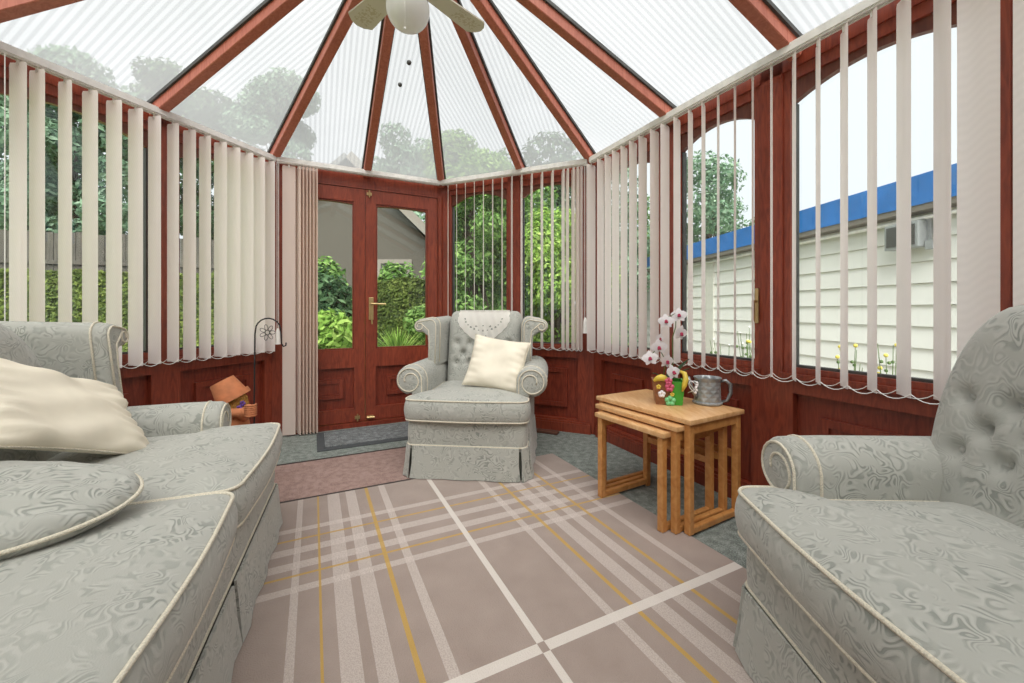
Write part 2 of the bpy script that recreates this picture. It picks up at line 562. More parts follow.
def dado_panel(w, root, t0, t1, z0=.10, z1=.60):
    """recessed field with a raised moulded frame inside it, as one part"""
    bm = BM()
    w.box(bm, t0, t1, .035, .06, z0, z1)
    a = min(.10, (t1 - t0) * .2); b = .09
    i0, i1, k0, k1 = t0 + a, t1 - a, z0 + b, z1 - b
    m = .035
    for (q0, q1, s0, s1) in ((i0, i1, k0, k0 + m), (i0, i1, k1 - m, k1), (i0, i0 + m, k0 + m, k1 - m), (i1 - m, i1, k0 + m, k1 - m)):
        w.box(bm, q0, q1, .014, .036, s0, s1)
    w.box(bm, i0 + m, i1 - m, .026, .036, k0 + m, k1 - m)
    return obj('raised_panel', bm, M['mahogany_dark'], root, world=True)

def timber_wall(name, w, posts, label, head=True, dado=True, skip=()):
    """posts: list of (t0,t1) full-height posts. Lower boarding between them. skip: bays left open"""
    root = thing(name, label, 'wall', w.pt(w.len / 2, 0, 0), kind='structure')
    bm = BM()
    for t0, t1 in posts: w.box(bm, t0, t1, 0, TH, 0, EAVE - .02)
    w.box(bm, 0, w.len, .0, TH, 2.055, EAVE - .005)
    if dado:
        for i, ((a0, a1), (b0, b1)) in enumerate(zip(posts, posts[1:])):
            if i in skip: continue
            w.box(bm, a1, b0, .0, TH, SILL - .07, SILL + .015)      # sill rail
            w.box(bm, a1, b0, -.02, .0, SILL - .005, SILL + .02)   # nosing
            w.box(bm, a1, b0, .0, TH, .0, .10)                      # bottom rail
            st = .045
            w.box(bm, a1, a1 + st, .0, TH, .10, SILL - .07)
            w.box(bm, b0 - st, b0, .0, TH, .10, SILL - .07)
    obj('frame', bm, M['mahogany'], root, world=True)
    if dado:
        for i, ((a0, a1), (b0, b1)) in enumerate(zip(posts, posts[1:])):
            if i in skip: continue
            dado_panel(w, root, a1 + .045, b0 - .045, .10, SILL - .07)
    return root

def skirting(name, w, t0, t1, label):
    bm = BM()
    w.box(bm, t0, t1, -.022, -.001, 0, .07)
    w.box(bm, t0, t1, -.016, -.001, .07, .085)
    o = obj(name, bm, M['mahogany'])
    tag(o, label, 'skirting board', kind='structure')

wn = [0]
def window(w, t0, t1, label, handle=None, sash=.04, rise=.07):
    wn[0] += 1
    z0, z1 = SILL + .015, 2.055
    root = thing('window_%d' % wn[0], label, 'window', w.pt((t0 + t1) / 2, 0, z0), kind='structure')
    bm = BM()
    s = sash
    w.box(bm, t0, t0 + s, .008, .062, z0, z1)
    w.box(bm, t1 - s, t1, .008, .062, z0, z1)
    w.box(bm, t0 + s, t1 - s, .008, .062, z0, z0 + s)
    w.box(bm, t0 + s, t1 - s, .008, .062, z1 - .05, z1)
    obj('sash_frame', bm, M['mahogany'], root, world=True)
    # arched head board
    bm = BM()
    a0, a1 = t0 + s, t1 - s
    n = 20
    zs = []
    for i in range(n + 1):
        q = i / n
        x = 2 * q - 1
        z = 1.905 + rise * (1 - x * x)
        zs.append(z)
    for i in range(n):
        x0, x1 = a0 + (a1 - a0) * i / n, a0 + (a1 - a0) * (i + 1) / n
        hull8(bm, [w.pt(x0, .022, zs[i]), w.pt(x1, .022, zs[i + 1]), w.pt(x1, .05, zs[i + 1]), w.pt(x0, .05, zs[i]),
                   w.pt(x0, .022, z1 - .05), w.pt(x1, .022, z1 - .05), w.pt(x1, .05, z1 - .05), w.pt(x0, .05, z1 - .05)])
    bmesh.ops.remove_doubles(bm, verts=bm.verts, dist=1e-5)
    obj('arched_head', bm, M['spandrel'], root, world=True)
    bm = BM()
    g = .011
    w.box(bm, a0, a0 + g, .03, .058, z0 + s, 1.905)
    w.box(bm, a1 - g, a1, .03, .058, z0 + s, 1.905)
    w.box(bm, a0, a1, .03, .058, z0 + s, z0 + s + g)
    obj('gasket', bm, M['gasket'], root, world=True)
    bm = BM()
    w.box(bm, a0 + .001, a1 - .001, .052, .056, z0 + s + .001, z1 - .051)
    obj('pane', bm, M['glass'], root, world=True)
    if handle:
        th = t0 + s * .5 if handle == 'a' else t1 - s * .5
        bm = BM()
        w.box(bm, th - .008, th + .008, -.004, .008, .90, 1.07)
        w.box(bm, th - .006, th + .006, -.026, -.004, 1.0, 1.014)
        w.box(bm, th - .006, th + .006, -.034, -.022, .91, 1.012)
        bevel(bm, .002, 1)
        obj('handle', bm, M['brass'], root, world=True)
    return root

# right wall
tr = lambda x: WRT.T(x, .02)
rp_ = [(0., .05), (tr(659), tr(676)), (tr(763), tr(785)), (tr(996), tr(1013)), (tr(996) + .66, tr(1013) + .66), (tr(996) + 1.32, tr(1013) + 1.32), (WRT.len - .06, WRT.len)]
timber_wall('wall_right', WRT, rp_, 'long mahogany-framed glazed wall on the right with panelled dado')
rl = ['narrow arched window between the bay corner and the brass-handled casement',
      'arched brass-handled casement behind the orchid with the blue-edged shed outside',
      'wide arched window left of the right armchair with floodlight outside',
      'window half behind the right armchair at the edge of the photo',
      'window of the right wall beside the camera', 'last window of the right wall next to the house']
for i, lab in enumerate(rl):
    window(WRT, rp_[i][1], rp_[i + 1][0], lab, 'b' if i == 1 else None, sash=(.03 if i in (0, 2, 3) else .035))
# BC wall
tb = lambda x: WBK.T(x, .02)
bp = [(0., tb(450)), (tb(509), tb(520)), (tb(584), WBK.len)]
timber_wall('wall_back_right', WBK, bp, 'mahogany bay wall with two arched windows behind the wing armchair')
window(WBK, bp[0][1], bp[1][0], 'arched window next to the french doors, bright creeper outside', None, .018, .088)
window(WBK, bp[1][1], bp[2][0], 'arched window behind the right wing of the centre armchair', None, .018, .088)
# left facet
tl = lambda x: WLF.T(x, .02)
# wall runs L -> A
lp = [(0., .05), (tl(158), tl(170)), (tl(268), WLF.len)]
timber_wall('wall_left', WLF, lp, 'mahogany bay wall on the left behind the sofa and its vertical blind')
window(WLF, lp[0][1], lp[1][0], 'left arched window behind the wing of the sofa', None, .045)
window(WLF, lp[1][1], lp[2][0], 'left window mostly covered by closed blind vanes above the flowerpot figure', None, .045)
# side wall behind the sofa (outside the frame)
sp_ = [(0., .06)] + [(k * .75, k * .75 + .06) for k in (1, 2, 3, 4)] + [(WS.len - .05, WS.len)]
timber_wall('wall_left_side', WS, sp_, 'mahogany side wall behind the back of the sofa')
for i in range(len(sp_) - 1):
    window(WS, sp_[i][1], sp_[i + 1][0], 'window %s of the side wall behind the sofa' % ['nearest the house', 'second from the house', 'third from the house', 'fourth from the house', 'nearest the bay corner'][i])
# house wall behind the camera
bm = BM()
hw = Wall(wD, wG)
hw.box(bm, -.3, hw.len + .3, .0, .25, -.12, 3.0)
o = obj('wall_front', bm, M['plaster'])
tag(o, 'pale rendered house wall behind the camera', 'wall', kind='structure')
# door facet
td = lambda x: WDR.T(x, .02)
d_lo, d_mid, d_hi = td(287), td(365), td(437)
root = thing('wall_back_left', 'mahogany bay wall holding the pair of french doors', 'wall', WDR.pt(WDR.len / 2, 0, 0), kind='structure')
bm = BM()
WDR.box(bm, 0, d_lo, 0, TH, 0, EAVE - .02)
WDR.box(bm, d_hi, WDR.len, 0, TH, 0, EAVE - .02)
WDR.box(bm, d_lo, d_hi, 0, TH, 1.985, EAVE - .005)
WDR.box(bm, d_hi + .01, d_hi + .035, -.012, 0, 0, 2.0)
obj('frame', bm, M['mahogany'], root, world=True)
bm = BM()
WDR.box(bm, d_lo, d_hi, -.03, TH + .05, .0, .035)
obj('threshold', bm, M['mahogany_dark'], root, world=True)

def door(name, t0, t1, label, handle):
    root = thing(name, label, 'door', WDR.pt((t0 + t1) / 2, 0, .04), kind='structure')
    z0, z1 = .04, 1.98
    st = .085
    gl0, gl1 = .64, 1.87
    bm = BM()
    WDR.box(bm, t0, t0 + st, .005, .055, z0, z1)
    WDR.box(bm, t1 - st, t1, .005, .055, z0, z1)
    WDR.box(bm, t0 + st, t1 - st, .005, .055, z0, z0 + .11)
    WDR.box(bm, t0 + st, t1 - st, .005, .055, gl0 - .15, gl0)
    WDR.box(bm, t0 + st, t1 - st, .005, .055, gl1, z1)
    obj('door_frame', bm, M['mahogany'], root, world=True)
    a0, a1 = t0 + st, t1 - st
    # bead round the glass, the right leaf has a lightly curved head
    bm = BM()
    n = 12
    for i in range(n):
        x0, x1 = a0 + (a1 - a0) * i / n, a0 + (a1 - a0) * (i + 1) / n
        f = lambda q: gl1 - .012 - (.01 * ((2 * q - 1) ** 2))
        hull8(bm, [WDR.pt(x0, .015, f(i / n)), WDR.pt(x1, .015, f((i + 1) / n)), WDR.pt(x1, .05, f((i + 1) / n)), WDR.pt(x0, .05, f(i / n)),
                   WDR.pt(x0, .015, gl1), WDR.pt(x1, .015, gl1), WDR.pt(x1, .05, gl1), WDR.pt(x0, .05, gl1)])
    bmesh.ops.remove_doubles(bm, verts=bm.verts, dist=1e-5)
    WDR.box(bm, a0, a0 + .012, .012, .05, gl0, gl1)
    WDR.box(bm, a1 - .012, a1, .012, .05, gl0, gl1)
    WDR.box(bm, a0, a1, .012, .05, gl0, gl0 + .012)
    obj('glazing_bead', bm, M['mahogany_dark'], root, world=True)
    bm = BM(); WDR.box(bm, a0 + .001, a1 - .001, .03, .036, gl0 + .001, gl1 - .001)
    obj('pane', bm, M['glass'], root, world=True)
    dp = dado_panel(WDR, root, a0, a1, z0 + .11, gl0 - .15)
    if handle:
        th = t0 + .045
        bm = BM()
        WDR.box(bm, th - .019, th + .019, -.006, .005, .885, 1.075)
        bevel(bm, .004, 2)
        h = obj('handle_plate', bm, M['brass'], root, world=True)
        bm = BM()
        tube(bm, [WDR.pt(th, -.005, 1.02), WDR.pt(th, -.045, 1.02), WDR.pt(th + .02, -.055, 1.02), WDR.pt(th + .11, -.055, 1.018)], .008, 8)
        obj('lever', bm, M['brass'], h, world=True)
        bm = BM()
        WDR.box(bm, th - .004, th + .004, -.04, -.006, .915, .925)
        tube(bm, [WDR.pt(th, -.035, .92), WDR.pt(th, -.037, .90), WDR.pt(th + .003, -.037, .85)], .007, 6)
        obj('key', bm, M['brass'], h, world=True)
    for zz in ((1.945,) if handle else (.075,)):
        bm = BM()
        tt = t0 + .03 if handle else t1 - .06
        WDR.box(bm, tt - .02, tt + .02, -.008, .005, zz - .012, zz + .012)
        tube(bm, [WDR.pt(tt, -.012, zz - .03), WDR.pt(tt, -.012, zz + .03)], .006, 6)
        obj('door_bolt', bm, M['brass'], root, world=True)
    if handle:
        bm = BM(); tt = t0 + .03
        WDR.box(bm, tt - .02, tt + .03, -.01, .005, .055, .08)
        tube(bm, [WDR.pt(tt - .02, -.014, .067), WDR.pt(tt + .04, -.014, .067)], .008, 6)
        obj('door_bolt', bm, M['brass'], root, world=True)
door('door_1', d_lo + .004, d_mid - .002, 'left french door leaf beside the bunched blind vanes', False)
door('door_2', d_mid + .002, d_hi - .004, 'right french door leaf with the brass lever handle and key', True)

skirting('baseboard_right', WRT, .05, WRT.len, 'mahogany skirting below the long right wall')
skirting('baseboard_back_right', WBK, .03, WBK.len - .02, 'mahogany skirting behind the wing armchair')
skirting('baseboard_left', WLF, .02, WLF.len - .02, 'mahogany skirting below the left bay wall')

# ------------------------------------------------------------------ roof
AZ = EYE + 420 / F * CEN.y
apex2 = V2((408 - 512) / F * CEN.y, CEN.y)
APEX = Vector((apex2.x, apex2.y, AZ))
def ridge(t): return Vector((apex2.x + dR.x * t, apex2.y + dR.y * t, AZ))
E3 = lambda p: Vector((p.x, p.y, EAVE))
ft = [(WRT.T(672, -.02), 0.)]
base_t = ft[0][0]
right_feet = [E3(WRT.p + WRT.u * base_t)]
ridge_pts = [APEX]
step = .69
k = 1
while base_t + k * step < WRT.len - .1:
    right_feet.append(E3(WRT.p + WRT.u * (base_t + k * step))); ridge_pts.append(ridge(k * step)); k += 1
rend = (V2(wD.x, wD.y) - apex2).dot(dR)
right_feet.append(E3(wD)); ridge_pts.append(ridge(rend))
# left side-wall feet (WS runs G -> L)
lt0 = WS.len - (apex2 - wL).dot(dR)
left_feet = [E3(WS.p + WS.u * lt0)]
for k in range(1, len(ridge_pts) - 1): left_feet.append(E3(WS.p + WS.u * (lt0 - k * step)))
left_feet.append(E3(wG))
midL = E3(WLF.p + WLF.u * WLF.T(157, -.03)); midD = E3(WDR.p + WDR.u * WDR.T(367, -.03)); midB = E3(WBK.p + WBK.u * WBK.T(521, -.03))
hip = [left_feet[0], E3(wL), midL, E3(wA), midD, E3(wB), midB, E3(wC), right_feet[0]]

ceil = thing('ceiling', 'pitched ribbed polycarbonate conservatory roof', 'ceiling', APEX, kind='structure')
def roof_panel(poly, e0, e1):
    """poly: 3-D points, e0->e1 the eave direction; UV.x runs along the eave in metres"""
    bm = BM()
    uvl = bm.loops.layers.uv.new('UVMap')
    ud = (e1 - e0).normalized()
    nrm = (poly[1] - poly[0]).cross(poly[2] - poly[0]).normalized()
    if nrm.z < 0: nrm = -nrm
    dn = ud.cross(nrm)
    if dn.z > 0: dn = -dn
    q = []
    for p in poly:
        p2 = p.copy()
        if p.z < EAVE + .01: p2 = p + dn * .10
        q.append(p2 + nrm * .012)
    vs = [bm.verts.new(p) for p in q]
    bm.faces.new(vs)
    for f in bm.faces:
        for l in f.loops:
            d = l.vert.co - e0
            l[uvl].uv = (d.dot(ud), d.dot(dn))
    obj('roof_panel', bm, M['poly'], ceil, world=True)
for a, b in zip(hip, hip[1:]): roof_panel([a, b, APEX], a, b)
for i in range(len(right_feet) - 1):
    roof_panel([right_feet[i], right_feet[i + 1], ridge_pts[i + 1], ridge_pts[i]], right_feet[i], right_feet[i + 1])
    roof_panel([left_feet[i + 1], left_feet[i], ridge_pts[i], ridge_pts[i + 1]], left_feet[i + 1], left_feet[i])

def roof_speck(px, py, a, b, c, r):
    d = Vector(((px - 512) / F, 1, -(py - 311) / F)); o = Vector((0, 0, EYE))
    n_ = (b - a).cross(c - a).normalized()
    p = o + d * ((a - o).dot(n_) / d.dot(n_)) - n_ * (.004 if n_.z > 0 else -.004) + Vector((0, 0, .012))
    bm = BM(); ball(bm, p, r, 8, 6)
    obj('dirt_spot', bm, M['gasket'], ceil, world=True, smooth=180)
roof_speck(409, 64, midD, E3(wB), APEX, .016); roof_speck(400, 86, midD, E3(wB), APEX, .015); roof_speck(336, 40, E3(wA), midD, APEX, .009)

tn = [0]
def rafter(a, b, label, wdt=.055, dep=.068):
    tn[0] += 1
    root = thing('trim_%d' % tn[0], label, 'rafter', a, kind='structure')
    d = (b - a).normalized()
    side = d.cross(Vector((0, 0, 1))).normalized()
    up = side.cross(d).normalized()
    a2, b2 = a - d * .02, b
    def bx(bm, s0, s1, u0, u1):
        hull8(bm, [a2 + side * s0 + up * u0, a2 + side * s1 + up * u0, b2 + side * s1 + up * u0, b2 + side * s0 + up * u0,
                   a2 + side * s0 + up * u1, a2 + side * s1 + up * u1, b2 + side * s1 + up * u1, b2 + side * s0 + up * u1])
    bm = BM(); bx(bm, -wdt / 2, wdt / 2, -dep, .005)
    bmesh.ops.bevel(bm, geom=list(bm.edges), offset=.004, segments=1, affect='EDGES')
    obj('timber', bm, M['rafter'], root, world=True)
    bm = BM(); bx(bm, -wdt / 2 - .012, -wdt / 2, -.012, .006); bx(bm, wdt / 2, wdt / 2 + .012, -.012, .006)
    obj('glazing_gasket', bm, M['gasket'], root, world=True)
hl = ['rafter from the side wall to the apex above the sofa back', 'rafter from the left bay corner at the photo edge', 'rafter rising from the middle of the left bay wall', 'rafter rising from the corner beside the bunched blind',
      'rafter rising above the middle of the french doors', 'rafter rising from the corner right of the french doors',
      'rafter rising between the two windows behind the wing armchair', 'rafter rising from the corner above the nest of tables', 'rafter rising above the brass-handled casement']
for p, lab in zip(hip, hl): rafter(p, APEX, lab)
nth = ['second', 'third', 'fourth', 'fifth', 'sixth']
for i in range(1, len(right_feet) - 1):
    rafter(right_feet[i], ridge_pts[i], '%s rafter along the right wall counted from the apex' % nth[i - 1])
    rafter(left_feet[i], ridge_pts[i], '%s rafter along the side wall behind the sofa' % nth[i - 1])
rafter(APEX + Vector((0, 0, .0)), ridge_pts[-1], 'ridge beam running from the apex to the house', .07, .12)

# ------------------------------------------------------------------ vertical blinds
def vane_strip(bm, c, h, wd, z0, z1, curve=.006):
    """c: centre, h: unit heading along the vane width"""
    nrm = V2(-h.y, h.x)
    cols = []
    n = 4
    for i in range(n + 1):
        q = (i / n - .5) * wd
        b = curve * math.sin(i / n * 2 * PI) * .5
        cols.append((c.x + h.x * q + nrm.x * b, c.y + h.y * q + nrm.y * b))
    zz = [z0, z0 + .035, z1 - .012, z1]
    rows = []
    for j, z in enumerate(zz):
        f = 1.0 if j < 3 else .9
        rows.append([bm.verts.new((c.x + (x - c.x) * f, c.y + (y - c.y) * f, z)) for x, y in cols])
    for a, b in zip(rows, rows[1:]):
        for i in range(n): bm.faces.new((a[i], a[i + 1], b[i + 1], b[i]))

def blind(name, w, ts, headings, z0, label, t_rail, mat, chains=True, cords=(), tilt=None):
    root = thing(name, label, 'vertical blind', w.pt(w.len / 2, 0, RAILZ))
    bm = BM()
    w.box(bm, t_rail[0], t_rail[1], -.022, .022, RAILZ - .012, RAILZ + .022)
    w.box(bm, t_rail[0], t_rail[1], -.016, -.008, RAILZ - .02, RAILZ - .012)
    w.box(bm, t_rail[0], t_rail[1], .008, .016, RAILZ - .02, RAILZ - .012)
    obj('headrail', bm, M['white_alu'], root, world=True)
    ends = []
    for i, t in enumerate(ts):
        h = headings[i] if isinstance(headings, list) else headings
        c = w.p + w.u * t
        bm = BM()
        vane_strip(bm, c, h, .089, z0, RAILZ - .03)
        v = obj('vane', bm, mat, root, world=True, smooth=60)
        bm = BM()
        box(bm, c.x - .004, c.x + .004, c.y - .004, c.y + .004, RAILZ - .045, RAILZ - .012)
        obj('vane_hook', bm, M['white_alu'], v, world=True)
        ends.append((c - h * .042, c + h * .042))
    if chains:
        bm = BM()
        for side in (0, 1):
            for a, b in zip(ends, ends[1:]):
                p, q = a[side], b[side]
                pts = []
                for k in range(7):
                    s = k / 6
                    x = p + (q - p) * s
                    pts.append((x.x, x.y, z0 + .014 - .022 * 4 * s * (1 - s)))
                tube(bm, pts, .0017, 4)
        obj('bottom_chain', bm, M['chain'], root, world=True)
    for (t, d, zb, m) in cords:
        bm = BM()
        tube(bm, [w.pt(t, d, RAILZ - .02), w.pt(t, d, zb)], .0022, 5)
        if m is not None: tube(bm, [w.pt(t + .014, d, RAILZ - .02), w.pt(t + .014, d, zb)], .0022, 5)
        cobj = obj('control_cord', bm, M['chain'], root, world=True)
        if m:
            bm = BM()
            tube(bm, [w.pt(t + .007, d, zb + .01), w.pt(t + .007, d, zb - .02), w.pt(t + .007, d, zb - .11)], [.008, .016, .019], 8)
            obj('cord_weight', bm, M['chain'], cobj, world=True)
    return root

def solve_heading(w, t, xl, xr, prefer):
    """heading of an 89 mm vane at t whose ends project to xl..xr"""
    c = w.p + w.u * t
    best = None
    for k in range(360):
        a = PI * k / 360
        h = V2(math.cos(a), math.sin(a))
        p, q = c - h * .0445, c + h * .0445
        x0, x1 = sorted((512 + F * p.x / p.y, 512 + F * q.x / q.y))
        e = abs((x1 - x0) - (xr - xl)) + 2.5 * abs(((a - prefer + PI / 2) % PI) - PI / 2)
        if best is None or e < best[0]: best = (e, h)
    return best[1]

hdg = lambda deg: V2(math.sin(math.radians(deg)), math.cos(math.radians(deg)))
# right wall: all vanes turned to the same angle
rpx = [(587, 595.5), (597, 604), (604.5, 611.5), (612, 619.5), (620.5, 627.5), (629, 637), (638.5, 647), (650, 659), (660.5, 669.5), (673.5, 680.5), (688, 693), (701.5, 705.5), (717, 719.5), (734, 736), (752, 753.5), (770.5, 772.5), (792, 796), (815.5, 820.5), (840, 848), (867, 877), (896, 911), (933, 951), (955, 1001), (1012, 1062)]
rts, rhs = [], []
for a_, b_ in rpx:
    t = RRT.T((a_ + b_) / 2); rts.append(t)
    rhs.append(solve_heading(RRT, t, a_, b_, math.radians(56)))
while rts[-1] + .0905 < RRT.len - .05:
    rts.append(rts[-1] + .0905); rhs.append(hdg(75))
blind('vertical_blind', RRT, rts, rhs, SILL, 'long open vertical blind along the right wall beside the orchid', (0.03, RRT.len - .02), M['vane'])
bts = [.08 + .0875 * i for i in range(13)] + [1.165, 1.21, 1.242, 1.27]
blind('vertical_blind', RBK, bts, hdg(-9), SILL, 'open vertical blind of thin vanes behind the wing armchair', (0.01, RBK.len - .01), M['vane'], cords=((RBK.len - .03, -.02, .90, True),))
# left facet: RLF runs L->A, so t = len - distance from A
lpx = [(264, 275), (253, 265), (240, 253.5), (227, 240.5), (214, 227), (199, 211), (183, 196), (167, 179), (148, 161), (128, 143), (106, 122), (82, 98), (58, 72), (29, 45), (9, 27)]
lts, lhs = [], []
for i, (a, b) in enumerate(lpx):
    t = RLF.T((a + b) / 2); lts.append(t)
    lhs.append(solve_heading(RLF, t, a, b, math.radians(18)))
blind('vertical_blind', RLF, lts, lhs, SILL, 'left vertical blind behind the sofa, its far vanes nearly closed', (0.02, RLF.len - .01), M['vane'],
      cords=((RLF.len - .012, -.03, .82, True), (RLF.T(1), -.03, .75, None)))
sts = [RDR.T(289)] + [RDR.T(298.5) + (RDR.T(317) - RDR.T(298.5)) * i / 11 for i in range(12)]
shd = [RDR.u] + [(RDR.n * -1 + RDR.u * (.12 if k % 2 else .42)).normalized() for k in range(12)]
blind('vertical_blind', RDR, sts, shd, .012, 'floor-length blind vanes bunched together left of the french doors', (0.01, RDR.len - .01), M['vane_stack'], chains=False)
bts2 = [.1 + .09 * i for i in range(40) if .1 + .09 * i < RS.len - .1]
blind('vertical_blind', RS, bts2, hdg(40), SILL, 'vertical blind of the side wall behind the sofa', (0.02, RS.len - .02), M['vane'], chains=False)

# ------------------------------------------------------------------ floor coverings
RO = V2(.27, 2.70); RU = V2(.44, -.898).normalized(); RV = V2(-.898, -.44).normalized()
rang = math.atan2(RU.y, RU.x)
bm = BM()
# local x along RU, local y mirrored so that it runs along -RV... RV = RU rotated -90deg
box(bm, 0, 2.9, -1.75, 0, 0.0, .011)
bevel(bm, .004, 2)
for v in bm.verts: v.co.y = v.co.y
rug = obj('plaid_rug', bm, M['rug'], loc=(RO.x, RO.y, .001), rot=(0, 0, rang), smooth=50)
tag(rug, 'large taupe plaid rug with cream and yellow stripes in mid room', 'rug')
bm = BM()
box(bm, -.56, -.0, -1.85, -.62, .0, .009)
bevel(bm, .003, 2)
mt = thing('floor_mat', 'plain dusky pink mat between the plaid rug and the dark doormat', 'mat', (RO.x, RO.y, .001), rang)
m1 = obj('pile', bm, M['mat_pink'], mt, smooth=50)
bm = BM()
for (x0, x1, y0, y1) in ((-.57, -.558, -1.86, -.61), (-.002, .012, -1.86, -.61), (-.558, -.002, -1.86, -1.848), (-.558, -.002, -.622, -.61)):
    box(bm, x0, x1, y0, y1, 0, .0125)
obj('edge_strip', bm, M['mat_edge'], mt)  # narrow dark strip on all four sides of the mat
# doormat along the door wall
DP = V2(-1.2525, 2.575)
dang = math.atan2(WDR.u.y, WDR.u.x)
dm = thing('doormat', 'grey ribbed doormat with dark rubber border before the french doors', 'mat', (-1.335, 2.775, 0.001), dang)
bm = BM(); box(bm, .05, .95, .03, .40, 0, .009); obj('ribbed_pile', bm, M['doormat'], dm)
bm = BM()
for (x0, x1, y0, y1) in ((0, .05, -.03, .43), (.95, 1.0, -.03, .43), (.05, .95, -.03, .03), (.05, .95, .40, .43)):
    box(bm, x0, x1, y0, y1, 0, .006)
bevel(bm, .002, 1)
obj('rubber_border', bm, M['rubber'], dm)
bm = BM()
q = WBK.pt(WBK.T(550), -.10, 0)
bm2 = BM(); box(bm2, -.10, .10, -.035, .035, 0, .018); bevel(bm2, .004, 2)
ww = obj('floor_vent', bm2, M['brown_wood'], loc=(q.x, q.y, .0005), rot=(0, 0, math.atan2(WBK.u.y, WBK.u.x)), smooth=40)
tag(ww, 'small flat brown block lying on the carpet behind the wing armchair', 'floor block')
bm.free()

# ------------------------------------------------------------------ upholstered furniture
def scroll_profile(inner, panel, z0, cx, cz, r, n=18):
    """(x,z) outline of a rolled arm on the +x side"""
    pts = [(inner, z0), (inner, cz - r * .25)]
    for i in range(n + 1):
        a = math.radians(188 - i * (188 + 75) / n)
        pts.append((cx + r * math.cos(a), cz + r * math.sin(a)))
    pts += [(panel + .004, cz - r * .9), (panel, cz - r * 1.15), (panel, z0)]
    return pts

def wing_part(parent, s, xi, xo, z0, zt, y0, y1, lean, mat):
    """flared wing: straight inner panel, broad top and a small outward curl"""
    r = .042
    cx, cz = xo - r, zt - .014 - r
    prof = [(xi, z0), (xi, zt - .06)]
    for k in range(1, 6):
        a = math.radians(180 - 18 * k)
        prof.append((xi + .055 + .055 * math.cos(a), zt - .055 + .055 * math.sin(a)))
    for k in range(13):
        a = math.radians(85 - k * 16.5)
        prof.append((cx + r * math.cos(a), cz + r * math.sin(a)))
    prof += [(xi + .075, zt - .12), (xi + .068, zt - .17), (xi + .066, z0)]
    prof = resample(prof, .022)
    bm = BM()
    rings = []
    K = 7
    for y, ins in [(y0, .016), (y0 + .006, .005), (y0 + .016, 0.)] + [(y0 + .016 + (y1 - y0 - .016) * k / K, 0.) for k in range(1, K + 1)]:
        ring = []
        for i, (x, z) in enumerate(prof):
            t = Vector(prof[(i + 1) % len(prof)]) - Vector(prof[i - 1])
            nn = Vector((-t.y, t.x))
            if nn.length > 0: nn.normalize()
            xx, zz_ = x - nn.x * ins, z - nn.y * ins
            q = (y - y0) / (y1 - y0)
            ring.append((s * (xx - .03 * q), y + lean * (zz_ - z0), zz_ + .012 * q))
        rings.append(ring)
    loft(bm, rings)
    part = obj('wing', bm, mat, parent, smooth=60)
    bm = BM()
    pp = [(xi + .012, z0 + .01), (xi + .012, zt - .06)]
    for k in range(1, 6):
        a = math.radians(180 - 18 * k)
        pp.append((xi + .055 + .043 * math.cos(a), zt - .055 + .043 * math.sin(a)))
    for k in range(26):
        a = math.radians(85 - k * 19)
        rr = (r - .010) * (1 - .6 * k / 26)
        pp.append((cx + rr * math.cos(a), cz + rr * math.sin(a)))
    tube(bm, [(s * x, y0 - .001 + lean * (z - z0), z) for x, z in pp], .0038, 6)
    pp = [(xi + .054, z0 + .01), (xi + .054, zt - .16), (xi + .062, zt - .085), (cx - .01, cz + .02)]
    tube(bm, [(s * x, y0 - .001 + lean * (z - z0), z) for x, z in pp], .0038, 6)
    sp = [(xi - .002, z0 + .02), (xi - .002, zt - .06)]
    for k in range(1, 6):
        a = math.radians(180 - 18 * k)
        sp.append((xi + .055 + .057 * math.cos(a), zt - .055 + .057 * math.sin(a)))
    for k in range(8):
        a = math.radians(85 - k * 16)
        sp.append((cx + (r + .002) * math.cos(a), cz + (r + .002) * math.sin(a)))
    tube(bm, [(s * (x - .005), y0 + .045 + lean * (z - z0), z + .002) for x, z in sp], .0038, 6)
    obj('piping', bm, M['piping'], part, smooth=180)
    return part

